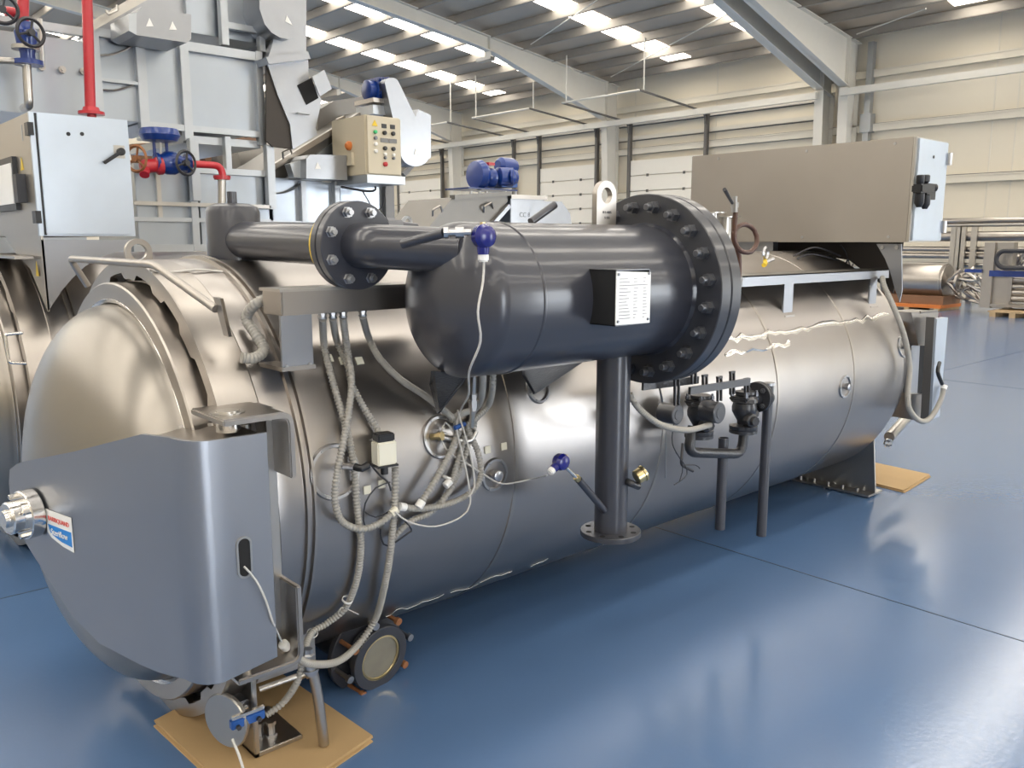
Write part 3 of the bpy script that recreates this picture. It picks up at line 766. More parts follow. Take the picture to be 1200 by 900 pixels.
# angled nozzle at tank head top with sensor
t1 = P(478, 284, y=1.86); t2 = P(520, 273, y=1.78)
MB().cyl(P(472, 286, y=1.90), t2, .0125, n=18).build('thermowell_pocket', 'paint', T)
# brackets under tank
for (pts_) in ([(P(505, 435, y=2.0)), (P(548, 438, y=2.0)), (P(512, 485, y=2.25)), (P(503, 450, y=2.25))], [(P(612, 432, y=2.0)), (P(680, 425, y=2.0)), (P(625, 462, y=2.26)), (P(612, 440, y=2.26))]):
    MB().prism(pts_, (.012, 0, 0)).build('support_gusset', 'iron', T)
# oblique bar stub above the tank at the back
MB().cyl(P(622, 260, y=2.1), P(650, 240, y=2.1), .013, n=16).build('rear_nipple', 'paint', T)

# blue-headed temperature sensors
def sensor(c, sd, dn, label, r=.030):
    t = thing('temperature_sensor', c, label, 'sensor', None)
    c = V(c); sd = V(sd).normalized(); dn = V(dn).normalized()
    face = sd.cross(dn).normalized()
    if face.dot(EYE - c) < 0: face = -face
    MB().lathe(c - face * r * .75, face, [(0, r * .8), (r * .3, r * 1.0), (r * .9, r * 1.06), (r * 1.0, r * 1.12), (r * 1.12, r * 1.06), (r * 1.5, r * .92), (r * 1.72, r * .55), (r * 1.78, 0)], 36).build('head', 'blueplastic', t)
    MB().lathe(c + dn * r * .6, dn, [(0, r * .62), (r * .75, r * .55), (r * 1.0, r * .52)], 20).build('gland_neck', 'blueplastic', t)
    MB().lathe(c + dn * r * 1.55, dn, [(0, r * .5), (r * .55, r * .5), (r * .6, r * .4), (r * .7, r * .4)], 12).build('cable_gland', 'white', t)
    for s in (-1,):
        MB().lathe(c - dn * r * .9, -dn, [(0, r * .25), (r * .35, r * .25)], 10).build('lock_screw', 'brass', t)
    return t
c1s = P(566, 277, y=1.72)
s1 = sensor(c1s, (1, 0, 0), (.02, 0, -1), 'blue round sensor head with white gland above the dark tank left end', .029)
m = MB(); a = P(520, 273, y=1.78); b = P(552, 272, y=1.735)
m.lathe(a, b - a, [(0, .0145), (.012, .0145), (.012, .008), (.03, .008), (.03, .014), (.052, .014), (.052, .008), ((b - a).length, .008)], 8).build('union_fitting', 'zinc', s1)
s2c = P(657, 541, y=1.93); sdir = (P(708, 600, y=1.95) - s2c).normalized()
s2 = sensor(s2c, sdir, (P(643, 555, y=1.93) - s2c), 'small blue sensor head on a slanted pocket beside the drain leg', .026)
MB().cyl(s2c + sdir * .02, P(678, 562, y=1.94), .0065, n=12).build('stem', 'polish', s2)
MB().lathe(P(675, 559, y=1.94), sdir, [(0, .012), (.02, .012)], 6).build('hex_nut', 'brass', s2)
MB().cyl(P(678, 562, y=1.94), P(708, 598, y=1.955), .0125, n=16).build('slanted_pocket', 'paint', T)

# brass pressure gauge on the drain leg
t = thing('pressure_gauge', P(750, 565, y=1.90), 'brass cased pressure gauge on an elbow right of the drain leg', 'gauge')
g0 = P(748, 562, y=1.93); gax = (V((.9, -.35, .45))).normalized()
bent(MB(), [P(730, 562, y=1.97), P(738, 566, y=1.90), P(748, 570, y=1.90)], .013, .02, 12).build('elbow', 'iron', t)
MB().lathe(P(745, 560, y=1.90), gax, [(0, .022), (.003, .026), (.028, .027), (.03, .030), (.038, .030), (.040, .024)], 32).build('case', 'brass', t)
MB().lathe(P(745, 560, y=1.90) + gax * .039, gax, [(0, .024), (.002, .024)], 28).build('dial', 'paper', t)

# junction duct and its post
JB = thing('cable_trunking', (1.35, 2.3, 1.25), 'stainless box trunking on a short flat post above the near end of shell', 'trunking')
MB().box((1.137, 2.25, 1.41), (1.80, 2.37, 1.482)).build('duct', 'ring', JB, bevel=.004)
MB().box((1.13, 2.245, 1.478), (1.80, 2.375, 1.487)).build('duct_lid', 'steel', JB)
MB().box((1.133, 2.252, 1.255), (1.232, 2.262, 1.41)).build('post', 'cover', JB)
MB().box((1.128, 2.246, 1.250), (1.236, 2.40, 1.262)).build('post_foot', 'ring', JB)
for xx in (1.145, 1.22): MB().lathe((xx, 2.249, 1.264), (0, -1, 0), [(-.004, .005), (.002, .005)], 8).build('foot_screw', 'zinc', JB)
# glands under the duct
gl = []
for u in (378, 390, 402, 425):
    p = P(u, 371, y=2.29); gl.append(V((p.x, 2.29, 1.41)))
    MB().lathe((p.x, 2.29, 1.412), (0, 0, -1), [(0, .014), (.01, .014), (.01, .0115), (.016, .0115), (.016, .014), (.022, .013)], 8).build('cable_gland', 'zinc', JB)

def conduit(pts, label, r=.0118, ribs=.26, mat='cond', name='conduit', cat='conduit', cuffs=(), group=None, pitch=.0105):
    pts = [V(p) for p in pts]
    o = MB().tube(pts, r, 10, ribs, pitch).build(name, mat, None, smooth_ang=80, origin=pts[0])
    tag(o, label, cat, group)
    for e, mt in cuffs:
        a = pts[0] if e == 0 else pts[-1]; b = pts[1] if e == 0 else pts[-2]; d = (a - b).normalized()
        MB().lathe(a - d * .01, d, [(0, r * 1.15), (.024, r * 1.2), (.026, r * .9)], 16).build('end_cuff', mt, o)
    return o
def cable(pts, label, r=.0032, mat='cable', group=None):
    pts = [V(p) for p in pts]
    o = MB().tube(pts, r, 8).build('cable', mat, None, smooth_ang=80, origin=pts[0]); return tag(o, label, 'cable', group)
def SL(lst, off=.018): return [S(u, v, off) for (u, v) in lst]
conduit([gl[0] + V((0, 0, -.02))] + SL([(380, 405), (388, 440), (398, 475), (408, 510), (415, 550), (419, 600), (423, 640), (418, 680), (405, 712), (384, 730)], .02) + [S(365, 742, .03), P(356, 765, y=2.3), P(350, 795, y=2.3), P(333, 822, y=2.34), P(312, 838, y=2.36)],
        'ribbed grey conduit dropping from the left gland, hugging the shell down to the disc switch')
conduit([gl[1] + V((0, 0, -.02))] + SL([(395, 400), (408, 430), (412, 450), (425, 475), (437, 495), (447, 512)], .02), 'short ribbed grey conduit ending at the cream pressure switch', r=.0115)
conduit([gl[2] + V((0, 0, -.02))] + SL([(407, 410), (412, 445), (409, 480), (402, 520), (394, 560), (393, 590), (402, 612), (425, 620), (447, 612), (461, 600)], .045),
        'ribbed grey conduit looping in front of shell like a hook under the switch', cuffs=((1, 'cream'),))
conduit([gl[3] + V((0, 0, -.02))] + SL([(432, 395), (445, 420), (470, 445), (500, 465), (525, 485), (540, 500)], .03), 'smooth grey hose slanting right from the rightmost gland to the cable bundle', ribs=.06)
conduit([P(340, 345, y=2.42), P(305, 353, y=2.40)] + SL([(289, 372), (300, 392), (309, 410), (297, 420), (283, 419)], .045), 'thick ribbed hose curling in an S off the trunking left end', r=.017, ribs=.13, pitch=.010)
conduit(SL([(463, 548), (463, 580), (461, 610), (457, 650), (450, 690), (440, 725)], .035) + [S(420, 755, .08), S(396, 775, .13), P(365, 778, y=2.22), P(345, 768, y=2.18), P(334, 757, y=2.16)],
        'long pale conduit hanging down right of the switch and sweeping left to a cuffed end', r=.0125, cuffs=((1, 'white'),))
conduit(SL([(552, 470), (556, 495), (549, 520), (541, 545), (527, 575), (505, 600), (480, 612), (460, 632)], .02), 'leftmost ribbed conduit of the crossing bundle, running down left to the pale conduit')
conduit(SL([(538, 505), (528, 530), (512, 560), (493, 590)], .045), 'short ribbed conduit in front of the bundle with a white cut end', r=.0125, cuffs=((1, 'white'),))
conduit(SL([(545, 510), (538, 535), (531, 560), (525, 566)], .035), 'stubby ribbed conduit right of bundle, tied with a white strap', cuffs=((1, 'white'),))
conduit([P(578, 430, y=2.1), P(577, 455, y=2.12)] + SL([(572, 475), (556, 492), (548, 502), (560, 530), (563, 560), (548, 580), (520, 592), (490, 596), (472, 594)], .03), 'ribbed conduit curving round below the tank and back left to a white cuff', cuffs=((1, 'white'),))
conduit([P(566, 430, y=2.1), P(565, 460, y=2.13)] + SL([(558, 478), (540, 485), (528, 492)], .03), 'dark smooth hose emerging under the tank left of the outer hose', ribs=.0, r=.012)
conduit(SL([(557, 505), (552, 515), (545, 517), (530, 515), (514, 512)], .03), 'bent brass-ended steel tube joining the hose to the trim ring port', ribs=0, r=.011, mat='steel', name='tube', cat='tube')
t = thing('vertical_drain_tube', P(553, 500, y=2.15), 'steel tube with hexagonal union dropping below the tank left end', 'tube')
MB().cyl(P(556, 437, y=2.12), P(553, 500, y=2.17), .009, n=14).build('tube_body', 'steel', t)
MB().lathe(P(555, 462, y=2.14), (0, 0, -1), [(0, .014), (.012, .014), (.012, .012), (.02, .012), (.02, .016), (.045, .016), (.045, .013), (.055, .013)], 6).build('hex_union', 'zinc', t)
t = thing('brass_plug', S(488, 512), 'brass hex fitting sticking out of the large trim ring port', 'fitting')
c = S(506, 512, .0); nrm = V((0, c.y - YC, c.z - ZC)).normalized()
MB().lathe(c, (nrm + V((.3, 0, 0))), [(0, .012), (.03, .012), (.03, .016), (.045, .016)], 6).build('fitting_body', 'brass', t)
conduit([P(738, 462, y=2.02)] + [P(750, 480, y=2.0), P(775, 498, y=1.98), P(805, 504, y=1.98), P(832, 498, y=1.99)], 'pale ribbed hose sagging from behind the drain leg to the control valves', r=.0125, ribs=.08)
# cable ties (white straps)
for (u, v, lb) in ((407, 703, 'white cable tie on the conduit low on shell'), (366, 742, 'white cable tie on the conduit above the front foot'), (524, 560, 'white strap round the crossing conduits')):
    p = S(u, v, .02)
    o = MB().lathe(p, (S(u + 6, v - 14, .02) - p), [(-.004, .0165), (-.003, .018), (.003, .018), (.004, .0165)], 18, closed=True).build('cable_tie', 'white'); tag(o, lb, 'cable tie')
# thin cables
cable([P(567, 303, y=1.72), P(566, 330, y=1.71), P(560, 365, y=1.70), P(563, 400, y=1.72), P(550, 435, y=1.80), P(549, 462, y=2.0)] + SL([(540, 480), (535, 500), (540, 525), (548, 560), (551, 590), (540, 606), (510, 617), (480, 612), (463, 600)], .06), 'pale cable falling from upper blue sensor and looping back to the conduit')
cable([P(641, 557, y=1.95)] + SL([(625, 561), (590, 567), (570, 558), (550, 545), (530, 533), (517, 515), (522, 495), (530, 505)], .03), 'pale cable running left from the lower blue sensor into the bundle')
cable(SL([(536, 480), (545, 510), (553, 540), (556, 570), (549, 582)], .07), 'thin pale cable dangling right of the bundle')
cable(SL([(435, 545), (446, 558), (455, 565), (458, 575)], .03), 'dark cable from the base of the pressure switch', mat='dcable')
cable(SL([(457, 565), (440, 572), (428, 590), (426, 610), (429, 618)], .03), 'dark stray wire curling left under the pads', mat='dcable', r=.0025)
cable(SL([(428, 600), (440, 606), (455, 600)], .03), 'dark wire crossing to the white connector', mat='dcable', r=.0025)
cable(SL([(470, 605), (482, 620), (478, 625), (455, 640), (447, 632), (446, 620)], .03), 'dark cable loop under the pale conduit elbow', mat='dcable', r=.003)
cable([P(286, 664, y=2.055), P(300, 680, y=2.05), P(312, 705, y=2.05), P(320, 730, y=2.06), P(330, 752, y=2.12)], 'thin white cable from the cover slot down to the cuffed conduit', r=.0028)
cable([P(272, 866, y=2.28), P(280, 885, y=2.25), P(286, 905, y=2.24), P(290, 925, y=2.24)], 'white cable leaving the disc switch towards the floor', r=.0045)
cable(SL([(420, 720), (400, 712), (396, 722)], .02), 'short loose white wire by the lower cable tie', r=.002)
o = MB().lathe(S(539, 499, .06), (1, 0, .2), [(-.022, .008), (.022, .008)], 10).build('cable_clip', 'bluelight'); tag(o, 'small blue twist clip around the cable bundle', 'clip')
cable([P(655, 428, y=2.05)] + SL([(640, 445), (622, 462)], .01), 'thin steel wire between tank underside and shell', r=.0025)

# trim: steel rod ring & wires on near end of shell top
cable([P(175 + i * 27, 317 + (0, 2, -1, 1, 3, 4, 5)[i], y=2.75) for i in range(7)], 'pale cable lying along the vessel top towards the riser', r=.004)

# cream pressure switch
t = thing('pressure_switch', S(450, 545, .02), 'cream pressure switch with black top hanging on shell', 'switch')
pc_ = S(450, 530, .05)
w_ = V((1, -.12, 0)).normalized(); f_ = V((-.12, -1, 0)).normalized()
def rb(c, a, b, cdim): # box oriented to w_, f_, z
    c = V(c); m = MB(); vs = []
    for sz in (-1, 1):
        for sx, sy in ((-1,-1),(1,-1),(1,1),(-1,1)): vs.append(c + w_ * sx * a / 2 - f_ * sy * b / 2 + V((0, 0, sz * cdim / 2)))
    return m.add(vs, [(0,3,2,1),(4,5,6,7),(0,1,5,4),(1,2,6,5),(2,3,7,6),(3,0,4,7)])
rb(pc_, .066, .05, .075).build('switch_body', 'cream', t, bevel=.004)
rb(pc_ + V((0, 0, .050)), .058, .045, .026).build('black_cap', 'black', t, bevel=.004)
rb(pc_ + V((0, 0, -.04)), .072, .056, .006).build('base_flange', 'black', t)
MB().cyl(pc_ + V((.0, 0, -.04)), pc_ + V((.0, 0, -.07)), .012, n=14).build('stem', 'black', t)
c = S(404, 546, .0); nn = V((.45, c.y - YC, c.z - ZC)).normalized()
t = thing('elbow_fitting', c, 'steel and black elbow fitting on the shell left of the pressure switch', 'fitting')
MB().cyl(c, P(418, 547, y=2.16), .011, n=14).build('steel_nipple', 'zinc', t)
MB().tube([P(416, 547, y=2.16), P(424, 549, y=2.14), P(431, 545, y=2.14)], .0115, 12).build('black_elbow', 'black', t)

# ------------------------------------------------------------------ lower sight-glass nozzle
t = thing('sight_glass_nozzle', (1.52, 2.5, .05), 'dark round double flange with rusty bolts and cloudy sight glass low under the shell', 'flange')
c = P(425, 757, y=2.60); na = V((.12, -.92, -.22)).normalized(); na = V((.10, -.95, -.10)).normalized()
MB().cyl(c - na * .22 + V((0, 0, .0)), c, .095, n=36).build('neck', 'flange', t)
MB().lathe(c, na, [(0, .160), (.002, .162), (.022, .162), (.024, .160)], 56).build('rear_flange', 'flange', t)
f0 = c + na * .085
MB().lathe(f0, na, [(-.055, .092), (0, .092), (0, .122), (.022, .122), (.024, .120), (.024, .088), (.010, .086), (.010, 0)], 56, cap=False).build('front_ring', 'flange', t)
MB().lathe(f0 + na * .012, na, [(0, .086), (.004, .086), (.004, 0)], 48).build('glass', 'glassdirty', t)
MB().lathe(f0 + na * .018, na, [(0, .088), (.003, .087), (.004, .080), (.0, .078)], 48, closed=True).build('glass_seal', 'brass', t)
uu, ww = basis(na)
for k in range(8):
    a = 2 * PI * k / 8 + .22; p = c + (uu * math.cos(a) + ww * math.sin(a)) * .142
    m = MB(); m.lathe(p + na * .024, na, [(0, .0085), (.072, .0085), (.072, .014), (.088, .014), (.088, .008), (.09, 0)], 12)
    m.build('stud_bolt', 'rust' if k % 2 else 'zinc', t)

# small drain valve and bent pipe
t = thing('drain_valve', P(370, 800, y=2.28), 'small clamped drain valve with bent outlet pipe over the cardboard', 'valve')
q0 = P(366, 785, y=2.28); 
bent(MB(), [q0, P(372, 812, y=2.28), P(380, 872, y=2.28)], .0165, .04, 16).build('outlet_pipe', 'steel', t)
MB().lathe(P(364, 783, y=2.28), V((.05, 0, -1)), [(-.015, .02), (.0, .02), (.0, .026), (.008, .026), (.008, .02), (.02, .019)], 20).build('clamp', 'zinc', t)
MB().cyl(P(304, 808, y=2.34), P(355, 790, y=2.30), .0095, n=14).build('cross_tube', 'steel', t)
MB().lathe(P(352, 791, y=2.30), (P(362, 788, y=2.29) - P(352, 791, y=2.30)), [(0, .013), (.016, .013), (.016, .018), (.026, .018)], 6).build('hex_nut', 'steel', t)
MB().lathe(P(360, 778, y=2.28), (.1, 0, 1), [(0, .022), (.03, .022), (.035, .016), (.05, .016)], 6).build('valve_body', 'zinc', t)

# cardboard sheets
def cardboard(corners, z, label, fold=True):
    cs = [V((c.x, c.y, z)) for c in corners]
    o = MB(); cen = sum(cs, V()) / 4
    t = thing('cardboard_sheet', (cen.x, cen.y, 0), label, 'cardboard')
    rnd = random.Random(5)
    for i in range(3):
        dv = V((rnd.uniform(-.015, .015), rnd.uniform(-.015, .015), 0)) * (i > 0)
        MB().prism([c + dv - V((0, 0, z)) + V((0, 0, .001 + .0055 * i)) for c in cs], (0, 0, .0045)).build('ply', 'card', t)
    return t
cardboard([P(180, 852, z=0), P(310, 782, z=0), P(437, 870, z=0), P(300, 965, z=0)], .0, 'folded brown cardboard on floor under the front foot')
cardboard([P(-60, 556, z=0), P(-60, 600, z=0), P(8, 578, z=0), P(2, 560, z=0)], .0, 'edge of brown cardboard on floor behind the door hub, far left')
cardboard([P(952, 551, z=0), P(1060, 578, z=0), P(1091, 559, z=0), P(985, 536, z=0)], .0, 'brown cardboard sheet on floor under the far saddle support')

# ------------------------------------------------------------------ control valves and hanging pipes
VY = 2.05
t = thing('lever_valve', P(870, 520, y=VY), 'black cast valve assembly with counterweight levers hanging beside the shell', 'valve')
def vbody(u, v, y, s=1.0):
    c = P(u, v, y=y)
    m = MB(); m.lathe(c, (0, 0, -1), [(-.09, .02), (-.09, .035), (-.078, .036), (-.075, .03), (-.06, .045), (-.045, .048), (-.04, .04), (-.02, .044), (0, .043), (.02, .034), (.04, .024), (.055, .023), (.062, .050), (.076, .050), (.08, .048), (.08, .05), (.094, .05), (.095, .02)], 28)
    for i_v in range(len(m.v)):
        d_ = m.v[i_v] - c; m.v[i_v] = c + V((d_.x * 1.22, d_.y * 1.22, d_.z))
    m.lathe(c + V((.055, -.01, -.02)), (1, -.1, .3), [(-.02, .026), (.0, .026), (.0, .02), (.02, .02)], 8)
    m.lathe(c + V((-.02, -.05, -.03)), (-.3, -1, 0), [(-.02, .03), (.01, .03), (.014, .022), (.03, .02)], 8)
    return m.build('valve_body', 'iron', t)
vbody(872, 482, VY); vbody(820, 487, VY + .06)
# bonnets and bolts
for (u, v, y) in ((872, 466, VY), (820, 470, VY + .06)):
    c = P(u, v, y=y)
    MB().box(c + V((-.05, -.045, -.012)), c + V((.05, .045, .008))).build('bonnet', 'iron', t, bevel=.006)
    for a, b in ((-.04, -.035), (.04, -.035), (.04, .035), (-.04, .035)):
        MB().lathe(c + V((a, b, .008)), (0, 0, 1), [(0, .010), (.014, .010), (.014, .006), (.024, .006)], 6).build('bonnet_bolt', 'nut', t)
# levers
MB().bar(P(753, 453, y=VY + .03), P(818, 445, y=VY + .03), .010, .030).build('lever', 'iron', t)
MB().bar(P(808, 458, y=VY - .05), P(878, 447, y=VY - .05), .012, .030).build('lever', 'flange', t)
for (u0, v0, u1, v1) in ((793, 442, 793, 475), (843, 442, 843, 470), (858, 436, 858, 462), (813, 434, 813, 450), (875, 444, 875, 462), (826, 440, 826, 455)):
    p = P(u0, v0, y=VY - .02); q = P(u1, v1, y=VY - .02)
    m = MB(); m.bar(p + V((-.012, 0, 0)), q + V((-.012, 0, 0)), .007, .01, up=(0, 1, 0)); m.bar(p + V((.012, 0, 0)), q + V((.012, 0, 0)), .007, .01, up=(0, 1, 0)); m.box(p + V((-.016, -.006, -.005)), p + V((.016, .006, .004)))
    m.build('lever_fork', 'iron', t)
# counterweights: round drums facing the camera
for (u, v, y, r) in ((843, 484, VY - .09, .044), (794, 486, VY - .02, .040)):
    c = P(u, v, y=y); dd = V((.02, -1, 0)).normalized()
    MB().lathe(c - dd * -.0, dd, [(-.075, r), (.0, r), (.003, r - .004), (.003, r * .55), (.005, r * .55), (.005, 0)], 32).build('counterweight', 'flange', t)
# side flange pair to the right
c = P(888, 465, y=VY); dd = V((.93, .1, 0)).normalized()
MB().cyl(P(876, 468, y=VY), P(900, 466, y=VY), .033, n=20).build('branch', 'iron', t)
MB().lathe(c, dd, [(-.018, .066), (-.016, .068), (-.002, .068), (0, .06), (.002, .068), (.016, .068), (.018, .066)], 40).build('side_flange', 'iron', t)
uu, ww = basis(dd)
for k in range(4):
    a = PI / 4 + PI / 2 * k; p = c + (uu * math.cos(a) + ww * math.sin(a)) * .048
    MB().lathe(p - dd * .018, -dd, [(0, .011), (.014, .011), (.014, .006), (.02, .006)], 6).build('flange_bolt', 'nut', t)
# connecting bend under the valves
bent(MB(), [P(872, 505, y=VY), P(869, 532, y=VY), P(806, 530, y=VY + .05), P(812, 500, y=VY + .06)], .022, .05, 16).build('lower_bend', 'iron', t)
bent(MB(), [P(800, 520, y=VY + .06), P(798, 545, y=VY + .03), P(812, 552, y=VY + .03)], .006, .02, 8).build('copper_tail', 'dcable', t)
for (pts_) in ([(790, 495), (788, 520), (800, 545), (796, 565)], [(792, 530), (805, 550), (802, 560), (790, 568)], [(800, 545), (815, 545), (820, 549)]):
    MB().tube([P(u, v, y=VY) for u, v in pts_], .0022, 6).build('loose_wire', 'dcable', t)
MB().cyl(P(773, 455, y=VY + .05), P(781, 492, y=VY + .12), .004, n=8).build('link_rod', 'steel', t)
MB().cyl(P(781, 492, y=VY + .12), P(780, 560, y=VY + .15), .003, n=8).build('sense_line', 'steel', t)
for (u0, v0, u1, v1, y, lb) in ((848, 513, 843, 620, VY + .05, 'dark grey open-ended pipe hanging below the lever valves, the shorter left one'), (901, 450, 903, 623, VY, 'dark grey vertical pipe with open lower end right of the lever valves')):
    p = P(u0, v0, y=y); q = P(u1, v1, y=y); q.x = p.x; 
    tt = thing('vent_pipe', q, lb, 'pipe')
    MB().lathe(q, p - q, [(0, .0225), ((p - q).length, .0225), ((p - q).length, .02), (0.01, .019)], 24).build('pipe_body', 'paint', tt)
    if u0 > 880: MB().lathe(p, (0, 0, 1), [(-.005, .027), (.006, .027)], 20).build('collar', 'zinc', tt); MB().cyl(P(890, 466, y=VY), P(901, 466, y=VY), .03, n=16).build('tee', 'paint', tt)

# coil syphon and shut-off on the tank end flange
t = thing('syphon_tube', P(866, 320, y=2.0), 'brown coiled syphon tube with brass cock beside the tank flange', 'tube')
sy = 2.06
coil = [P(866, 325, y=sy), P(866, 300, y=sy), P(860, 280, y=sy), P(862, 268, y=sy), P(873, 263, y=sy), P(884, 270, y=sy - .01), P(887, 284, y=sy - .02), P(880, 295, y=sy - .02), P(868, 294, y=sy - .01), P(861, 283, y=sy), P(861, 262, y=sy), P(862, 248, y=sy)]
MB().tube(coil, .0105, 12).build('coil', 'copper', t)
MB().lathe(P(867, 330, y=sy), (0, 0, 1), [(-.02, .010), (0, .010), (0, .015), (.016, .015), (.016, .010), (.03, .010)], 8).build('lower_nut', 'zinc', t)
MB().lathe(P(861, 243, y=sy), (0, 0, 1), [(-.02, .010), (-.02, .014), (0, .014), (.0, .017), (.02, .017), (.02, .010), (.045, .010)], 8).build('cock', 'zinc', t)
MB().cyl(P(858, 238, y=sy), P(849, 222, y=sy - .05), .006, .008, n=10).build('cock_handle', 'dcable', t)

# platform above the shell at the far end
t = thing('platform', (4.2, 2.6, 1.4), 'stainless tray platform on flat legs over the far top of shell', 'platform')
MB().box((3.0, 2.38, 1.40), (5.24, 2.386, 1.452)).build('front_lip', 'cover', t)
MB().box((3.0, 2.38, 1.446), (5.24, 3.0, 1.452)).build('deck', 'lid', t)
for u0 in (4.10, 5.06, 3.2):
    MB().box((u0 - .045, 2.386, 1.235), (u0 + .045, 2.396, 1.402)).build('leg', 'cover', t)
    MB().box((u0 - .048, 2.37, 1.225), (u0 + .048, 2.44, 1.237)).build('leg_foot', 'ring', t)
# shackle and yellow strap on the deck
t = thing('lifting_shackle', P(895, 310, y=2.62), 'galvanised ring shackle with yellow strap lying on platform', 'shackle')
c = P(897, 297, y=2.62)
MB().lathe(c, (.2, -1, 0), [(-.009, .032), (0, .04), (.009, .032), (0, .022)], 24, closed=True).build('ring', 'zinc', t)
MB().cyl(c + V((-.03, -.02, -.05)), c + V((.05, -.02, -.03)), .010, n=12).build('pin', 'zinc', t)
MB().tube([c + V((.0, 0, -.04)), c + V((-.06, -.04, -.055)), c + V((-.14, -.08, -.06))], .012, 8).build('yellow_strap', 'yellow', t)
# long stainless wiring cabinet across the far end
BX0, BX1, BY0, BY1, BZ0, BZ1 = 5.02, 5.45, 2.18, 3.72, 1.617, 2.205
B = thing('electrical_cabinet', (5.2, 2.9, BZ0), 'long brushed stainless cabinet lying across the top of the far end', 'cabinet')
MB().box((BX0, BY0 + .012, BZ0), (BX1, BY1, BZ1)).build('cabinet_body', 'cabinet', B, bevel=.004)
door = MB().box((BX0 + .02, BY0 - .012, BZ0 + .008), (BX1 - .01, BY0 + .006, BZ1 - .008)).build('door', 'whitish', B, bevel=.003)
MB().box((BX0 + .001, BY0 - .002, BZ0 + .002), (BX1 - .001, BY0 + .014, BZ1 - .002)).build('door_frame', 'steel', B)
for z in (BZ0 + .09, BZ1 - .10): MB().cyl((BX1 - .005, BY0 - .02, z - .035), (BX1 - .005, BY0 - .02, z + .035), .016, n=12).build('hinge', 'zinc', B)
MB().lathe((BX0 + .22, BY0 - .012, BZ1 - .10), (0, -1, 0), [(0, .009), (.003, .009)], 12).build('lock_hole', 'black', door)
for (yy) in (2.3, 2.85, 3.5):
    for z in (BZ1 - .03, BZ0 + .03):
        MB().lathe((BX0, yy, z), (-1, 0, 0), [(0, .009), (.004, .008)], 12).build('panel_screw', 'zinc', B)
# air filter regulator on the door
t = thing('air_regulator', P(1083, 225, y=BY0 - .03), 'black air filter regulator unit fixed to the cabinet door', 'regulator')
ry = BY0 - .05
for (u, v0, v1, r) in ((1079, 205, 218, .022), (1084, 205, 216, .028), (1078, 226, 243, .027), (1085, 228, 245, .026)):
    MB().lathe(P(u, v0, y=ry), (0, 0, -1), [(0, r * .8), (.005, r), ((P(u, v0, y=ry).z - P(u, v1, y=ry).z) * .7, r), ((P(u, v0, y=ry).z - P(u, v1, y=ry).z), r * .5)], 20).build('bowl', 'black', t)
MB().bar(P(1074, 221, y=ry), P(1090, 221, y=ry), .06, .05).build('manifold', 'black', t, bevel=.008)
MB().lathe(P(1089, 220, y=ry), (.8, -.5, 0), [(0, .022), (.04, .022), (.042, .02)], 20).build('gauge_case', 'black', t)
MB().lathe(P(1089, 220, y=ry) + V((.8, -.5, 0)).normalized() * .042, (.8, -.5, 0), [(0, .019), (.002, .019)], 20).build('gauge_dial', 'paper', t)
MB().box((BX0 + .1, BY0 - .04, 1.86), (BX0 + .22, BY0 - .012, 1.95)).build('mount', 'black', t)
# cabinet support bracket: tapered curved plate
m = MB()
poly = [P(1027, 286, x=5.12), P(1056, 286, x=5.12), P(1057, 340, x=5.12), P(1054, 354, x=5.12), P(1049, 340, x=5.12), P(1043, 318, x=5.12), P(1037, 303, x=5.12)]
m.prism(poly, (.012, 0, 0)).build('support_bracket', 'cover', B)
for (u) in (1034, 1051):
    MB().lathe(P(u, 290, x=5.12), (-1, 0, 0), [(0, .012), (.006, .011)], 12).build('bracket_bolt', 'zinc', B)
MB().box((5.1, 3.1, 1.50), (5.16, 3.5, 1.62)).build('support_block', 'cover', B)
MB().prism([(5.36, 2.36, 1.616), (5.36, 3.62, 1.616), (5.36, 3.62, 1.40), (5.36, 3.3, 1.50), (5.36, 2.98, 1.54), (5.36, 2.7, 1.50), (5.36, 2.40, 1.30)], (.01, 0, 0)).build('shade_plate', 'shade', B)  # dark plate added to stand for the shade below the cabinet
# dark wiring under the cabinet
for i, (a, b, c_) in enumerate((((1000, 288), (995, 300), (990, 312)), ((1005, 288), (1003, 302), (998, 313)), ((985, 287), (992, 298), (996, 312)), ((930, 300), (955, 290), (985, 300)), ((920, 312), (950, 298), (990, 308)))):
    cable([P(a[0], a[1], y=2.75), P(b[0], b[1], y=2.72), P(c_[0], c_[1], y=2.70)], 'dark loose wire hanging below the long cabinet', r=.005, mat='dcable', group='dark wires under the long cabinet')
# black valve hoods seen between flange and cabinet
for (u, lb) in ((833, 'small dark capped pipe behind the flange, the left one'), (850, 'small steel capped pipe behind the syphon tube')):
    p = P(u, 255 if u > 840 else 250, y=3.0)
    o = thing('capped_pipe', (p.x, 3.0, 1.56), lb, 'pipe')
    MB().cyl((p.x, 3.0, 1.52), (p.x, 3.0, p.z), .042, n=20).build('pipe_body', 'steel', o)
    MB().lathe((p.x, 3.0, p.z), (0, 0, 1), [(0, .09), (.006, .09)], 28).build('cap_plate', 'steel', o)

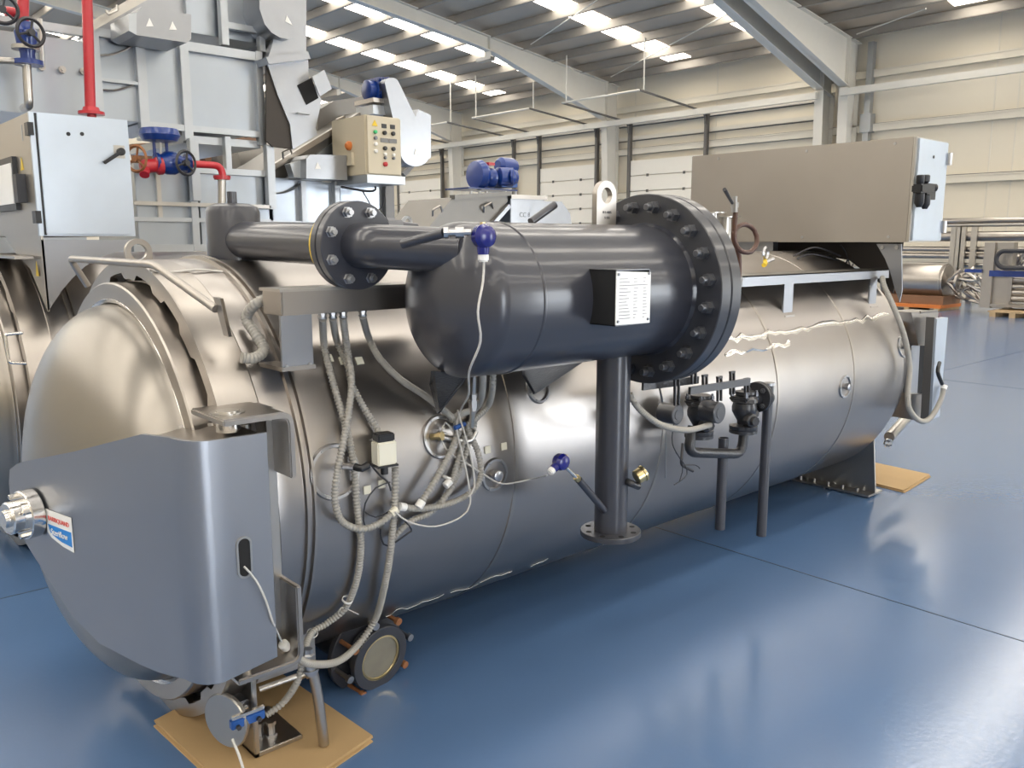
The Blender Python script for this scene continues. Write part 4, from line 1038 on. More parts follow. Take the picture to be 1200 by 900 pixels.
# far end: second small enclosure with open box, door
t = thing('end_box', (5.5, 2.3, .45), 'stainless box with pale door mounted at the far end of vessel', 'box')
bx = 5.33
def pr(pts, y, ext, name, mat): return MB().prism([P(u, v, y=y) for u, v in pts], ext).build(name, mat, t)
pr([(1068, 366), (1098, 364), (1100, 366), (1093, 405), (1076, 405)], 2.27, (0, .16, 0), 'upper_bracket', 'ring')
pr([(1068, 462), (1086, 462), (1088, 466), (1087, 492), (1070, 492)], 2.27, (0, .16, 0), 'lower_bracket', 'ring')
pr([(1070, 405), (1094, 405), (1088, 464), (1068, 464)], 2.36, (0, .05, 0), 'recess', 'hole')
pr([(1068, 405), (1078, 405), (1075, 462), (1062, 462)], 2.33, (0, .03, 0), 'blue_strip', 'cover')
MB().cyl(P(1078, 366, y=2.27) , P(1098, 364, y=2.27), .008, n=10).build('top_edge', 'ring', t)
pr([(1098, 374), (1111, 372), (1108, 408), (1101, 488), (1091, 492)], 2.17, (0, .04, 0), 'door', 'whitish')
pr([(1095, 372), (1099, 374), (1092, 492), (1088, 492)], 2.185, (0, .05, 0), 'door_edge', 'track')
MB().tube([P(1101, 425, y=2.15), P(1099, 436, y=2.13), P(1104, 450, y=2.13)], .012, 8).build('latch', 'black', t)
conduit([P(1034, 325, y=2.36), P(1036, 335, y=2.33), P(1048, 362, y=2.26), P(1060, 395, y=2.21), P(1066, 430, y=2.19), P(1064, 460, y=2.18), P(1066, 480, y=2.17), P(1078, 493, y=2.16), P(1090, 490, y=2.15), P(1102, 470, y=2.14), P(1106, 454, y=2.14)],
        'grey conduit arcing down round the far end into the end box', r=.017, ribs=.08, cuffs=((1, 'white'),))
# drain pipe & flange at the far saddle
t = thing('rear_drain', P(1040, 520, y=2.4), 'slanted drain pipe with small bolted flange by the far saddle', 'pipe')
MB().cyl(P(1064, 488, y=2.5), P(1042, 512, y=2.42), .034, n=18).build('pipe_body', 'steel', t)
cc = P(1040, 519, y=2.38)
MB().lathe(cc, (-.5, -1, 0), [(0, .03), (.012, .03)], 24).build('flange', 'polish', t)
for k in range(4): 
    a = PI / 2 * k + .7; MB().lathe(cc + V((.05 * 0 + .02 * math.cos(a), -.012, .02 * math.sin(a))), (-.5, -1, 0), [(0, .007), (.008, .007)], 6).build('bolt', 'nut', t)

# ------------------------------------------------------------------ SECOND AUTOCLAVE'S CABINET AND CHUTE
YS = 4.40
def rect(u0, v0, u1, v1, y):
    a = P(u0, v0, y=y); b = P(u1, v1, y=y); return a.x, b.x, b.z, a.z
B2 = thing('control_cabinet', (1.25, 5.1, 1.62), 'pale stainless switch cabinet with lever handle above the second autoclave', 'cabinet')
CX0, CX1, CZ0, CZ1 = 1.04, 1.465, 1.645, 2.195
MB().box((CX0, YS + .02, CZ0), (CX1, YS + 1.5, CZ1)).build('cabinet_body', 'cabinet', B2, bevel=.004)
MB().box((CX0 + .0, YS + .002, CZ0), (CX1, YS + .022, CZ1)).build('door_frame', 'whitish', B2)
MB().box((CX0 + .028, YS - .012, CZ0 + .008), (CX1 - .028, YS + .004, CZ1 - .008)).build('door', 'whitish', B2, bevel=.003)
MB().box((CX0 + .02, YS - .002, CZ0 + .004), (CX0 + .03, YS + .003, CZ1 - .004)).build('door_gap', 'black', B2)
for z in (1.73, 2.12): MB().box((CX0 - .012, YS - .01, z - .028), (CX0 + .012, YS + .05, z + .028)).build('hinge', 'black', B2)
for u in (80, 96): MB().lathe(P(u, 157, y=YS - .012), (0, -1, 0), [(0, .009), (.003, .009)], 14).build('hole_plug', 'black', B2)
hp = P(141, 178, y=YS - .012)
MB().lathe(hp, (0, -1, 0), [(0, .018), (.02, .018), (.022, .014)], 20).build('handle_boss', 'black', B2)
MB().bar(hp + V((0, -.02, 0)), P(122, 191, y=YS - .035), .012, .016).build('handle', 'black', B2, bevel=.003)
MB().box(hp + V((-.03, -.001, -.03)), hp + V((.02, .001, .03))).build('handle_plate', 'steel', B2)
# side face features
for (y0, y1, z0, z1, mt, nm, th) in ((YS + .16, YS + .23, 1.80, 1.93, 'dcable', 'small_control_unit', .04), (YS + .30, YS + .75, 1.77, 2.02, 'black', 'screen_frame', .02), (YS + .32, YS + .73, 1.80, 1.99, 'paper', 'screen', .024)):
    MB().box((CX0 - th, y0, z0), (CX0, y1, z1)).build(nm, mt, B2)
MB().prism([(CX0 - .001, YS + .17, 1.95), (CX0 - .001, YS + .23, 1.95), (CX0 - .001, YS + .20, 2.01)], (-.001, 0, 0)).build('warning_triangle', 'yellow', B2)
MB().box((CX0 - .002, YS + .14, 2.08), (CX0, YS + .155, 2.15)).build('vent_slot', 'machdark', B2)
# chute under the cabinet, stainless tapering plate with curved cut following the shell
sh = [(CX0 + .004, YS, P(50, 281, y=YS).z), P(152, 281, y=YS), P(150, 292, y=YS), P(120, 300, y=YS), P(100, 312, y=YS), P(85, 326, y=YS), P(73, 340, y=YS), P(65, 352, y=YS), (CX0 + .006, YS, P(57, 365, y=YS).z)]
MB().prism(sh, (0, .012, 0)).build('skirt_plate', 'cover', B2)
MB().prism([(CX0 + .004, YS, 1.645), (CX0 + .004, YS, P(57, 365, y=YS).z), (CX0 + .004, YS + .25, 1.49), (CX0 + .004, YS + .5, 1.56), (CX0 + .004, YS + .7, 1.645)], (.010, 0, 0)).build('skirt_side', 'cabinet', B2)
MB().prism([V((CX0 - .002, YS + .07, 1.46)), V((CX0 - .002, YS + .12, 1.46)), V((CX0 - .002, YS + .095, 1.53))], (-.001, 0, 0)).build('warning_sticker', 'yellow', B2)
# handle of second door
t2 = A2
bent(MB(), [P(27, 390, x=.86), P(6, 392, x=.80), P(11, 425, x=.80), P(31, 426, x=.86)], .0065, .012, 8).build('door_handle', 'polish', A2)
# tray line below the cabinet and cream tube behind
t = thing('steel_tray', (1.0, 4.9, 1.5), 'thin stainless canopy edge above the second door', 'tray')
MB().bar((.99, YS + .1, 1.545), (.99, YS + 1.3, 1.555), .08, .012).build('tray_edge', 'ring', t)
t = thing('copper_elbow', P(70, 372, y=5.0), 'brown and steel elbow tube glimpsed between the two vessels', 'tube')
MB().tube([P(62, 362, y=5.0), P(68, 374, y=5.0), P(78, 379, y=5.0)], .014, 10).build('tube_body', 'copper', t)
MB().tube([P(70, 342, y=5.2), P(82, 345, y=5.2), P(90, 352, y=5.2)], .012, 10).build('steel_branch', 'steel', t)

# ------------------------------------------------------------------ BIG STAINLESS MACHINE BEHIND
MY = 7.0
MC = thing('processing_line', (3.0, MY + .5, 0), 'tall stainless steel processing machine with panels and frame filling upper left', 'machine')
def panel(u0, v0, u1, v1, name='panel', mat='mach', y=MY, depth=1.2, parent=None, slope=True):
    # front face quad exactly on plane y, corners by sight, extruded backwards
    a = P(u0, v0, y=y); b = P(u1, v1, y=y)
    x0, x1, z1, z0 = a.x, b.x, a.z, b.z
    return MB().box((x0, y, z0), (x1, y + depth, z1)).build(name, mat, parent or MC, bevel=.004)
def post(u0, v0, u1, v1, w=.05, y=MY - .056, d=.07, mat='machdark', name='frame_post', parent=None):
    a = P(u0, v0, y=y); b = P(u1, v1, y=y); x = (a.x + b.x) / 2
    return MB().box((x - w / 2, y, b.z), (x + w / 2, y + d, a.z)).build(name, mat, parent or MC, bevel=.003)
def rail(u0, v0, u1, v1, h=.05, y=MY - .05, d=.06, mat='machdark', name='frame_rail', parent=None):
    a = P(u0, v0, y=y); b = P(u1, v1, y=y); z = (a.z + b.z) / 2
    return MB().box((a.x, y, z - h / 2), (b.x, y + d, z + h / 2)).build(name, mat, parent or MC, bevel=.003)
# upper housing
panel(-160, 12, 104, 139, 'side_panel', 'mach', MY + .01, .9)
panel(104, 40, 164, 143, 'side_panel', 'mach')
panel(164, 50, 215, 147, 'side_panel', 'mach')
panel(215, 56, 303, 157, 'side_panel', 'mach')
panel(212, -90, 310, 52, 'upper_panel', 'mach', MY + .05, .9)
rail(-160, 8, 105, 30, .06); rail(105, 37, 160, 43, .06); rail(215, 56, 305, 64, .07); rail(165, 146, 305, 157, .05); rail(262, 28, 305, 36, .05); rail(105, 92, 170, 98, .025, d=.03)
post(111, 35, 116, 139, .07); post(165, 45, 170, 150, .07); post(216, 50, 222, 165, .07); post(303, 60, 309, 170, .06); post(262, -60, 262, 52, .06); post(307, 0, 307, 60, .05)
# underside
a = P(215, 158, y=MY); b = P(305, 166, y=MY)
MB().box((a.x, MY, a.z - .06), (b.x, MY + 1.3, a.z)).build('underside', 'machdark', MC)
# lower row of panels
panel(157, 196, 232, 298, 'lower_panel', 'mach', MY, 1.0); panel(232, 200, 318, 298, 'lower_panel', 'mach', MY, 1.0)
panel(318, 208, 357, 300, 'lower_panel', 'mach', MY, 1.0); panel(357, 212, 398, 300, 'lower_panel', 'mach', MY, 1.0); panel(398, 214, 462, 300, 'lower_panel', 'mach', MY, 1.0)
rail(157, 196, 320, 203, .05); rail(157, 238, 318, 242, .03, y=MY - .1, mat='steel'); rail(157, 257, 318, 259, .035); rail(318, 262, 462, 262, .035); rail(157, 291, 318, 296, .10)
post(228, 162, 231, 235, .07, y=MY - .12); post(229, 235, 231, 300, .06); post(317, 170, 320, 245, .07, y=MY - .1); post(357, 212, 358, 300, .05); post(396, 212, 397, 300, .05); post(457, 214, 458, 285, .10, mat='track'); post(268, 160, 268, 200, .05)
post(186, 190, 187, 255, .035, y=MY - .04, mat='steel'); 
# row of lower body to floor (behind the vessels)
MB().box((2.0, MY + .05, .0), (4.8, MY + 1.0, 1.62)).build('lower_body', 'mach', MC)
MB().box((-.5, MY + .1, .0), (2.0, MY + .9, 2.0)).build('lower_body', 'mach', MC)
# brown beam in the gap
# arcs (bent tubes) on panels
for (pts_) in ([(115, 65), (130, 64), (145, 59), (157, 52)], [(117, 105), (132, 106), (147, 103), (157, 99)], [(320, 226), (332, 226), (345, 221), (352, 215)]):
    MB().tube([P(u, v, y=MY - .03) for u, v in pts_], .008, 6).build('bent_tube', 'steel', MC)
for (u, v) in ((72, 82), (48, 79), (97, 84)):
    MB().lathe(P(u, v, y=MY), (0, -1, 0), [(0, .025), (.03, .025), (.03, .012), (.05, .012)], 10).build('sight_plug', 'steel', MC)
MB().cyl(P(47, 22, y=MY - .04), P(50, 79, y=MY - .04), .016, n=10).build('vertical_tube', 'steel', MC)
# sloping cover plate top left (bright inclined edge)
MB().bar(P(105, 32, y=MY - .1), P(170, -5, y=MY - .1), .05, .06).build('inclined_rail', 'steel', MC)
MB().prism([P(105, 36, y=MY + .1), P(165, 0, y=MY + .1), P(240, -40, y=MY + .1), P(240, 30, y=MY + .1), P(150, 40, y=MY + .1)], (0, .4, 0)).build('inclined_housing', 'sheet', MC)
bent(MB(), [P(124, 12, y=MY - .2), P(127, 17, y=MY - .22), P(138, 12, y=MY - .22), P(137, 6, y=MY - .2)], .008, .01, 6).build('lid_handle', 'steel', MC)
# warning box
t = thing('motor_guard', P(190, 45, y=MY - .45), 'grey sheet metal guard box with two white warning triangles, upper left', 'guard')
pts_ = [(160, 15), (167, 7), (224, 17), (224, 46), (219, 50), (160, 41)]
MB().prism([P(u, v, y=MY - .45) for u, v in pts_], (0, .40, 0)).build('guard_box', 'sheet', t)
MB().prism([P(u, v, y=MY - .45) for u, v in ((151, 16), (160, 15), (160, 41), (151, 36))], (0, .40, 0)).build('guard_side', 'machdark', t)
for (u, v) in ((176, 26), (203, 30)):
    MB().prism([P(u - 5, v + 5, y=MY - .452), P(u + 4, v + 5, y=MY - .452), P(u - 1, v - 5, y=MY - .452)], (0, -.003, 0)).build('warning_triangle', 'paper', t)
# hopper, chute with hatch
t = thing('feed_chute', P(330, 100, y=MY - .1), 'folded sheet metal chute with square hatch hole, top centre left', 'chute')
HY = MY - .25
MB().prism([P(u, v, y=HY + .1) for u, v in ((306, -70), (359, -70), (359, 62), (314, 68), (326, 48), (340, 46), (352, 30), (350, -70))][:0] + [P(u, v, y=HY + .1) for u, v in ((318, -70), (359, -70), (359, 62), (314, 68), (320, 50))], (0, .8, 0)).build('hopper_back', 'sheet', t)
sc = P(330, 10, y=HY); sr = (P(345, 45, y=HY).z - P(345, 0, y=HY).z)
bow = []
for i in range(15):
    a = math.radians(-170 + 160 * i / 14); bow.append((330 + 25 * math.cos(a), 22 - 24 * math.sin(a)))
bow = [(305, -70)] + [(304, 10)] + [(310, 28), (318, 38), (328, 44), (338, 46), (347, 43), (353, 35), (352, 20)] + [(352, -70)]
MB().prism([P(u, v, y=HY) for u, v in bow], (0, .5, 0)).build('round_guard', 'sheet', t)
MB().prism([P(334, 25, y=HY - .002), P(343, 30, y=HY - .002), P(333 + 3, 18, y=HY - .002)][:3], (0, -.003, 0)).build('warning_triangle', 'paper', t)
MB().prism([P(u, v, y=HY) for u, v in ((312, 67), (361, 60), (364, 69), (315, 75))], (0, .9, 0)).build('chute_flange', 'sheet', t)
MB().prism([P(u, v, y=HY + .1) for u, v in ((313, 74), (361, 69), (362, 92), (377, 117), (370, 150), (372, 158), (343, 175), (340, 146), (325, 110))], (0, .05, 0)).build('chute_front', 'sheet', t)
MB().prism([P(u, v, y=HY + .12) for u, v in ((312, 74), (325, 110), (340, 146), (344, 175), (320, 172), (312, 165))], (0, .02, 0)).build('chute_shade', 'shade', t)  # dark sheet painted as the shade of the chute's open inside
hatch = [(348, 100), (365, 91), (373, 115), (359, 123)]
MB().prism([P(u, v, y=HY + .098) for u, v in hatch], (0, -.003, 0)).build('hatch_hole', 'hole', t)
MB().prism([P(u, v, y=HY - .02) for u, v in ((366, 90), (380, 82), (389, 104), (375, 113))], (0, .012, 0)).build('hatch_lid', 'sheet', t)
bent(MB(), [P(347, 133, y=HY + .09), P(349, 132, y=HY + .05), P(360, 134, y=HY + .05), P(362, 134, y=HY + .09)], .006, .01, 6).build('chute_handle', 'machdark', t)
# incline elevator trough
t = thing('inclined_conveyor', P(380, 180, y=MY + .2), 'inclined stainless trough conveyor rising right to the blue motor', 'conveyor')
m = MB(); m.prism([P(u, v, y=MY + .1) for u, v in ((300, 208), (322, 196), (345, 183), (425, 130), (425, 142), (412, 158), (345, 204), (330, 210))], (0, 1.0, 0)).build('trough', 'lid', t)
MB().bar(P(318, 197, y=MY + .05), P(427, 131, y=MY + .05), .06, .045).build('trough_rail', 'ring', t)
MB().prism([P(u, v, y=MY + .5) for u, v in ((345, 178), (372, 158), (372, 130), (392, 118), (430, 112), (430, 128), (420, 133))], (0, .6, 0)).build('trough_cover', 'lid', t)
for (u, v) in ((400, 144), (337, 182)):
    bent(MB(), [P(u - 5, v + 4, y=MY), P(u - 6, v - 4, y=MY - .03), P(u + 3, v - 8, y=MY - .03), P(u + 5, v - 2, y=MY)], .008, .01, 6).build('lid_handle', 'ring', t)
post(396, 152, 397, 182, .05, y=MY + .05, parent=t, name='support_post'); 
MB().prism([P(u, v, y=MY + .08) for u, v in ((358, 190), (400, 160), (424, 146), (424, 205), (358, 205))], (0, .3, 0)).build('side_sheet', 'mach', t)
# white guard box with triangle
t = thing('sensor_guard', P(384, 197, y=MY - .25), 'light sheet metal guard box with one white triangle left of beige cabinet', 'guard')
MB().prism([P(u, v, y=MY - .3) for u, v in ((359, 186), (364, 181), (406, 182), (407, 211), (359, 209))], (0, .28, 0)).build('guard_box', 'sheet', t)
MB().prism([P(u, v, y=MY - .301) for u, v in ((369, 198), (376, 198), (372, 190))], (0, -.003, 0)).build('warning_triangle', 'paper', t)
MB().prism([P(u, v, y=MY - .2) for u, v in ((340, 192), (359, 186), (359, 209), (345, 208))], (0, .1, 0)).build('bracket', 'machdark', t)
# beige operator cabinet
t = thing('operator_cabinet', P(440, 212, y=MY - .6), 'beige control cabinet with buttons and switches under the blue motor', 'cabinet')
yb = MY - .55
a = P(427, 134, y=yb); b = P(470, 207, y=yb)
MB().box((a.x, yb, b.z), (b.x, yb + .55, a.z)).build('cabinet_body', 'beige', t, bevel=.006)
dr = MB().box((a.x + .012, yb - .02, b.z + .01), (b.x - .008, yb, a.z - .01)).build('door', 'beige', t, bevel=.004)
MB().box((a.x, yb - .02, b.z - .07), (b.x + .03, yb + .5, b.z)).build('base_tray', 'machdark', t)
W_ = b.x - a.x; H_ = a.z - b.z
def ctrl(fx, fz, r, mat, name): MB().lathe((a.x + W_ * fx, yb - .02, b.z + H_ * fz), (0, -1, 0), [(0, r), (.02, r), (.024, r * .7)], 12).build(name, mat, dr)
for fz, mt in ((.72, 'green'), (.62, 'nut'), (.52, 'white'), (.40, 'white')):
    if mt == 'green': M['green'] = simple('green_button', (.02, .45, .15), .4)
    ctrl(.24, fz, .016, mt, 'button')
for fx in (.5, .74):
    MB().box((a.x + W_ * fx - .024, yb - .026, b.z + H_ * .80), (a.x + W_ * fx + .024, yb - .02, b.z + H_ * .87)).build('label_plate', 'black', dr)
    ctrl(fx, .72, .018, 'black', 'selector'); ctrl(fx, .46, .018, 'black', 'selector'); ctrl(fx, .36, .014, 'white', 'button'); ctrl(fx, .30, .012, 'nut', 'button')
    MB().box((a.x + W_ * fx - .04, yb - .026, b.z + H_ * .56), (a.x + W_ * fx + .04, yb - .02, b.z + H_ * .63)).build('digital_display', 'track', dr)
ctrl(.5, .19, .020, 'red', 'stop_button')
MB().prism([(a.x + W_ * .16, yb - .021, b.z + H_ * .82), (a.x + W_ * .32, yb - .021, b.z + H_ * .82), (a.x + W_ * .24, yb - .021, b.z + H_ * .92)], (0, -.004, 0)).build('warning_triangle', 'yellow', dr)
MB().lathe((a.x, yb + .25, b.z + H_ * .52), (-1, 0, 0), [(0, .04), (.02, .04), (.04, .02)], 14).build('main_switch', 'orange', t)
MB().box((a.x - .03, yb + .18, b.z + H_ * .18), (a.x, yb + .38, b.z + H_ * .4)).build('vent_grille', 'yellow' if False else 'beige', t)
# blue gear motor and teardrop chain guard
t = thing('gear_motor', P(437, 110, y=MY - .2), 'blue gear motor on a steel stand above the beige cabinet', 'motor')
gy = MY - .1
p = P(428, 105, y=gy); q = P(446, 103, y=gy)
MB().lathe(p, (1, 0, 0), [(0, .05), (.01, .085), (.10, .09), (.11, .075), (.2, .075)], 20).build('motor_can', 'blue', t)
MB().box(P(434, 94, y=gy) + V((0, -.1, 0)), P(450, 116, y=gy) + V((0, .12, 0))).build('gearbox', 'blue', t, bevel=.02)
m = MB()
for i in range(5): m.box(P(435 + i * 3, 92, y=gy) + V((0, -.12, 0)), P(436 + i * 3, 118, y=gy) + V((0, .13, 0)))
m.build('cooling_fins', 'blue', t)
MB().box(P(429, 116, y=gy) + V((0, -.12, 0)), P(452, 124, y=gy) + V((0, .2, 0))).build('mount_plate', 'ring', t)
MB().box(P(430, 124, y=gy) + V((0, -.10, 0)), P(451, 137, y=gy) + V((0, .18, 0))).build('mount_stand', 'machdark', t)
t = thing('chain_guard', P(480, 150, y=MY - .2), 'teardrop white metal chain guard slanting down right of the blue motor', 'guard')
def teardrop(off, y, d, nm, mt):
    c0 = V((459, 97)); c1 = V((487, 177)); pts_ = []
    for i in range(13): a = math.radians(200 - 180 * i / 12 + 0); pts_.append((c0.x + off[0] + 8 * math.cos(a), c0.y + off[1] - 6 * math.sin(a)))
    for i in range(17): a = math.radians(15 - 195 * i / 16); pts_.append((c1.x + off[0] + 18 * math.cos(a), c1.y + off[1] - 18 * math.sin(a)))
    MB().prism([P(u, v, y=y) for u, v in pts_], (0, d, 0)).build(nm, mt, t)
teardrop((0, 0), MY - .3, .14, 'guard_shell', 'sheet')
MB().prism([P(u, v, y=MY - .1) for u, v in ((450, 98), (456, 92), (475, 150), (458, 150))], (0, .12, 0)).build('guard_side', 'machdark', t)
MB().prism([P(u, v, y=MY + .05) for u, v in ((478, 195), (505, 185), (505, 135), (490, 128), (480, 160))], (0, .5, 0)).build('drum_cover', 'sheet', t)
MB().prism([P(u, v, y=MY - .302) for u, v in ((485, 181), (491, 181), (487, 174))], (0, -.003, 0)).build('warning_triangle', 'paper', t)
MB().bar(P(472, 205, y=MY - .1), P(484, 192, y=MY - .1), .05, .04).build('strut', 'track', t)
for i, (pts_) in enumerate(([(438, 214), (440, 222), (430, 224), (400, 219)], [(425, 224), (432, 236), (438, 246), (448, 242), (452, 218)])):
    cable([P(u, v, y=MY - .2) for u, v in pts_], ('black cable drooping under the beige cabinet', 'thin dark cable loop below the beige cabinet')[i], r=.010 if i == 0 else .006, mat='dcable')

# red pipework with blue valves
def wheel(c, r, ax, parent, name='handwheel', mat='dcable'):
    m = MB(); m.lathe(c, ax, [(-.012, r), (0, r + .012), (.012, r), (0, r - .012)], 28, closed=True)
    u_, w_2 = basis(ax)
    for k in range(3):
        a = 2 * PI * k / 3 + .3; m.cyl(V(c), V(c) + (u_ * math.cos(a) + w_2 * math.sin(a)) * r, .008, n=6)
    m.lathe(c, ax, [(-.02, .022), (.02, .022)], 12)
    return m.build(name, mat, parent)
yr_ = MY - .45
t = thing('red_steam_pipe', P(104, 130, y=yr_), 'vertical red pipe ending in a red flange above the pale switch cabinet', 'pipe')
MB().cyl(P(100, -60, y=yr_), P(106, 128, y=yr_), .035, n=16).build('pipe_body', 'red', t)
MB().lathe(P(107, 131, y=yr_), (0, 0, 1), [(-.02, .085), (.0, .085), (0, .06), (.03, .05)], 24).build('flange', 'red', t)
MB().cyl(P(107, 133, y=yr_), P(108, 140, y=yr_), .03, n=14).build('stub', 'red', t)
t = thing('stop_valve', P(30, 45, y=yr_), 'blue stop valve with black handwheel under red pipe, top left corner', 'valve')
bent(MB(), [P(27, -60, y=yr_), P(27, 26, y=yr_)], .035, .01, 14).build('red_riser', 'red', t)
bent(MB(), [P(5, 13, y=yr_), P(22, 14, y=yr_), P(28, 26, y=yr_)], .03, .06, 14).build('red_branch', 'red', t)
MB().lathe(P(29, 26, y=yr_), (0, 0, -1), [(0, .05), (.03, .05), (.06, .07), (.14, .06), (.2, .045), (.24, .045), (.24, .09), (.27, .09)], 20).build('valve_body', 'blue', t)
MB().cyl(P(29, 38, y=yr_), P(34, 38, y=yr_ - .15), .02, n=10).build('spindle', 'blue', t)
wheel(P(36, 38, y=yr_ - .18), .085, (.25, -1, 0), t)
wheel(P(3, 11, y=yr_ - .1), .085, (-.2, -1, 0), t)
MB().lathe(P(30, 54, y=yr_), (0, 0, -1), [(0, .085), (.025, .085)], 24).build('steel_flange', 'steel', t)
bent(MB(), [P(30, 56, y=yr_), P(31, 75, y=yr_), P(34, 124, y=yr_), P(28, 127, y=yr_ + .2)], .028, .04, 12).build('steel_downpipe', 'steel', t)
bent(MB(), [P(-30, 69, y=yr_), P(24, 72, y=yr_), P(31, 78, y=yr_)], .022, .04, 12).build('steel_branch', 'steel', t)
t = thing('diaphragm_valve', P(187, 195, y=yr_), 'blue diaphragm control valve with handwheel and red pipe ends at centre left', 'valve')
c = P(187, 157, y=yr_)
MB().lathe(c + V((0, 0, .0)), (0, 0, -1), [(-.04, .10), (-.035, .13), (0, .14), (.01, .145), (.02, .14), (.05, .12), (.06, .06)], 28).build('actuator', 'blue', t)
for dx in (-.045, .045): MB().cyl(c + V((dx, 0, -.05)), c + V((dx, 0, -.25)), .012, n=8).build('yoke_rod', 'blue', t)
MB().cyl(c + V((0, 0, -.05)), c + V((0, 0, -.25)), .010, n=8).build('stem', 'zinc', t)
MB().lathe(P(182, 190, y=yr_), (1, 0, 0), [(0, .07), (.02, .07), (.02, .05), (.08, .085), (.14, .085), (.2, .05), (.22, .05), (.22, .075), (.25, .075)], 20).build('valve_body', 'blue', t)
MB().lathe(P(165, 195, y=yr_), (1, 0, .12), [(0, .04), (.03, .05), (.1, .05), (.12, .07), (.15, .07)], 16).build('red_strainer', 'red', t)
MB().cyl(P(170, 195, y=yr_), P(169, 200, y=yr_ - .05) + V((0, 0, -.03)), .035, n=12).build('strainer_leg', 'red', t)
wheel(P(160, 186, y=yr_ - .02), .09, (-1, -.5, 0), t, 'handwheel', 'rust')
wheel(P(218, 191, y=yr_ - .12), .085, (.35, -1, 0), t)
MB().lathe(P(207, 191, y=yr_), (1, 0, 0), [(0, .05), (.08, .05)], 14).build('neck', 'blue', t)
bent(MB(), [P(222, 192, y=yr_), P(259, 194, y=yr_), P(261, 206, y=yr_)], .027, .06, 14).build('red_elbow', 'red', t)
MB().lathe(P(260, 206, y=yr_), (0, 0, -1), [(0, .065), (.02, .065), (.02, .06), (.03, .06)], 20).build('red_flange', 'red', t)
MB().cyl(P(260, 208, y=yr_), P(260, 240, y=yr_), .03, n=14).build('steel_drop', 'steel', t)
# brown beams and drum seen through the gap
t = thing('brown_beam', (3.2, 9.4, 2.2), 'brown painted steel beams glimpsed through the machine gap', 'beam')
MB().bar(P(155, 182, y=9.4), P(310, 172, y=9.4), .1, .22).build('beam', 'amber', t)
MB().bar(P(238, 168, y=9.3), P(247, 196, y=9.3), .12, .12).build('post', 'amber', t)
MB().bar(P(155, 195, y=9.4), P(225, 172, y=9.3), .1, .08).build('brace', 'amber', t)
t = thing('steel_drum', P(280, 195, y=8.6), 'curved stainless drum lying behind the gap in the machine', 'drum')
MB().lathe(P(262, 198, y=8.7), (1, .1, 0), [(0, .25), (.02, .30), (1.0, .30), (1.02, .25), (1.02, 0)], 32).build('drum_shell', 'lid', t)
q_ = P(275, 200, y=8.7); MB().box((q_.x - .05, 8.6, 0), (q_.x + .05, 8.8, q_.z - .2)).build('drum_leg', 'machdark', t)

# ------------------------------------------------------------------ mid hopper with blue pump
HYP = 8.2
t = thing('hopper_tank', P(570, 265, y=HYP), 'grey hopper with sloping lid and handles behind the dark tank', 'hopper')
def hp_(u, v, y=HYP): return P(u, v, y=y)
MB().prism([hp_(488, 285), hp_(530, 232), hp_(595, 227), hp_(595, 236), hp_(556, 285)], (0, .9, 0)).build('sloping_lid', 'lid', t)
MB().bar(hp_(530, 231), hp_(596, 227), .1, .05).build('lid_ridge', 'lid', t)
MB().bar(hp_(566, 275, HYP - .03), hp_(596, 241, HYP - .03), .06, .05).build('side_channel', 'sheet', t)
xA, xB = hp_(597, 240).x, hp_(637, 240).x
hb = MB().box((xA, HYP - .02, 0.0), (xB, HYP + .9, hp_(600, 229).z)).build('hopper_body', 'sheet', t, bevel=.006)
MB().box((xA - .01, HYP - .05, hp_(600, 233).z), (xB + .02, HYP, hp_(600, 228).z)).build('top_rim', 'ring', t)
text('CC 8', .085, hp_(615, 252, HYP - .022) , (1, 0, 0), (0, 0, 1), 'ink', hb)
for (u, v) in ((512, 247), (572, 243)):
    bent(MB(), [hp_(u - 5, v + 6), hp_(u - 5, v - 1, HYP - .05), hp_(u + 4, v - 6, HYP - .05), hp_(u + 6, v + 1)], .012, .02, 6).build('lid_handle', 'ring', t)
MB().prism([hp_(637, 236), hp_(658, 236), hp_(668, 250), hp_(671, 270), hp_(637, 270)], (0, .5, 0)).build('end_dome', 'sheet', t)
t = thing('vacuum_pump', P(578, 222, y=HYP), 'bright blue twin pump set on a blue base above the hopper', 'pump')
py = HYP + .3
MB().box(P(549, 219, y=py), P(608, 224, y=py) + V((0, .5, 0))).build('base_frame', 'blue', t, bevel=.01)
MB().box(P(588, 213, y=py - .05), P(607, 220, y=py - .05) + V((0, .5, 0))).build('motor_foot', 'bluelight', t, bevel=.01)
MB().lathe(P(558, 205, y=py + .1), (1, 0, 0), [(-.05, .08), (-.03, .17), (.05, .19), (.10, .17), (.12, .08)], 24).build('pump_volute', 'blue', t)
MB().lathe(P(570, 208, y=py + .05), (1, 0, 0), [(0, .09), (.05, .12), (.1, .12), (.12, .09), (.25, .10)], 20).build('coupling', 'blue', t)
MB().lathe(P(582, 207, y=py), (1, -.2, 0), [(0, .08), (.02, .12), (.22, .12), (.24, .10), (.28, .09)], 24).build('motor_can', 'blue', t)
MB().lathe(P(599, 207, y=py - .1), (.8, -.8, 0), [(0, .11), (.03, .11), (.035, .08)], 24).build('fan_cover', 'blue', t)
MB().lathe(P(583, 194, y=py + .2), (1, 0, 0), [(0, .07), (.05, .11), (.25, .11), (.3, .09)], 20).build('rear_motor', 'blue', t)
MB().box(P(573, 190, y=py), P(580, 194, y=py) + V((0, .1, 0))).build('red_cap', 'red', t)
for u in (552, 562, 570, 592, 604): MB().cyl(P(u, 224, y=py), P(u, 229, y=py), .02, n=8).build('foot_stud', 'zinc', t)
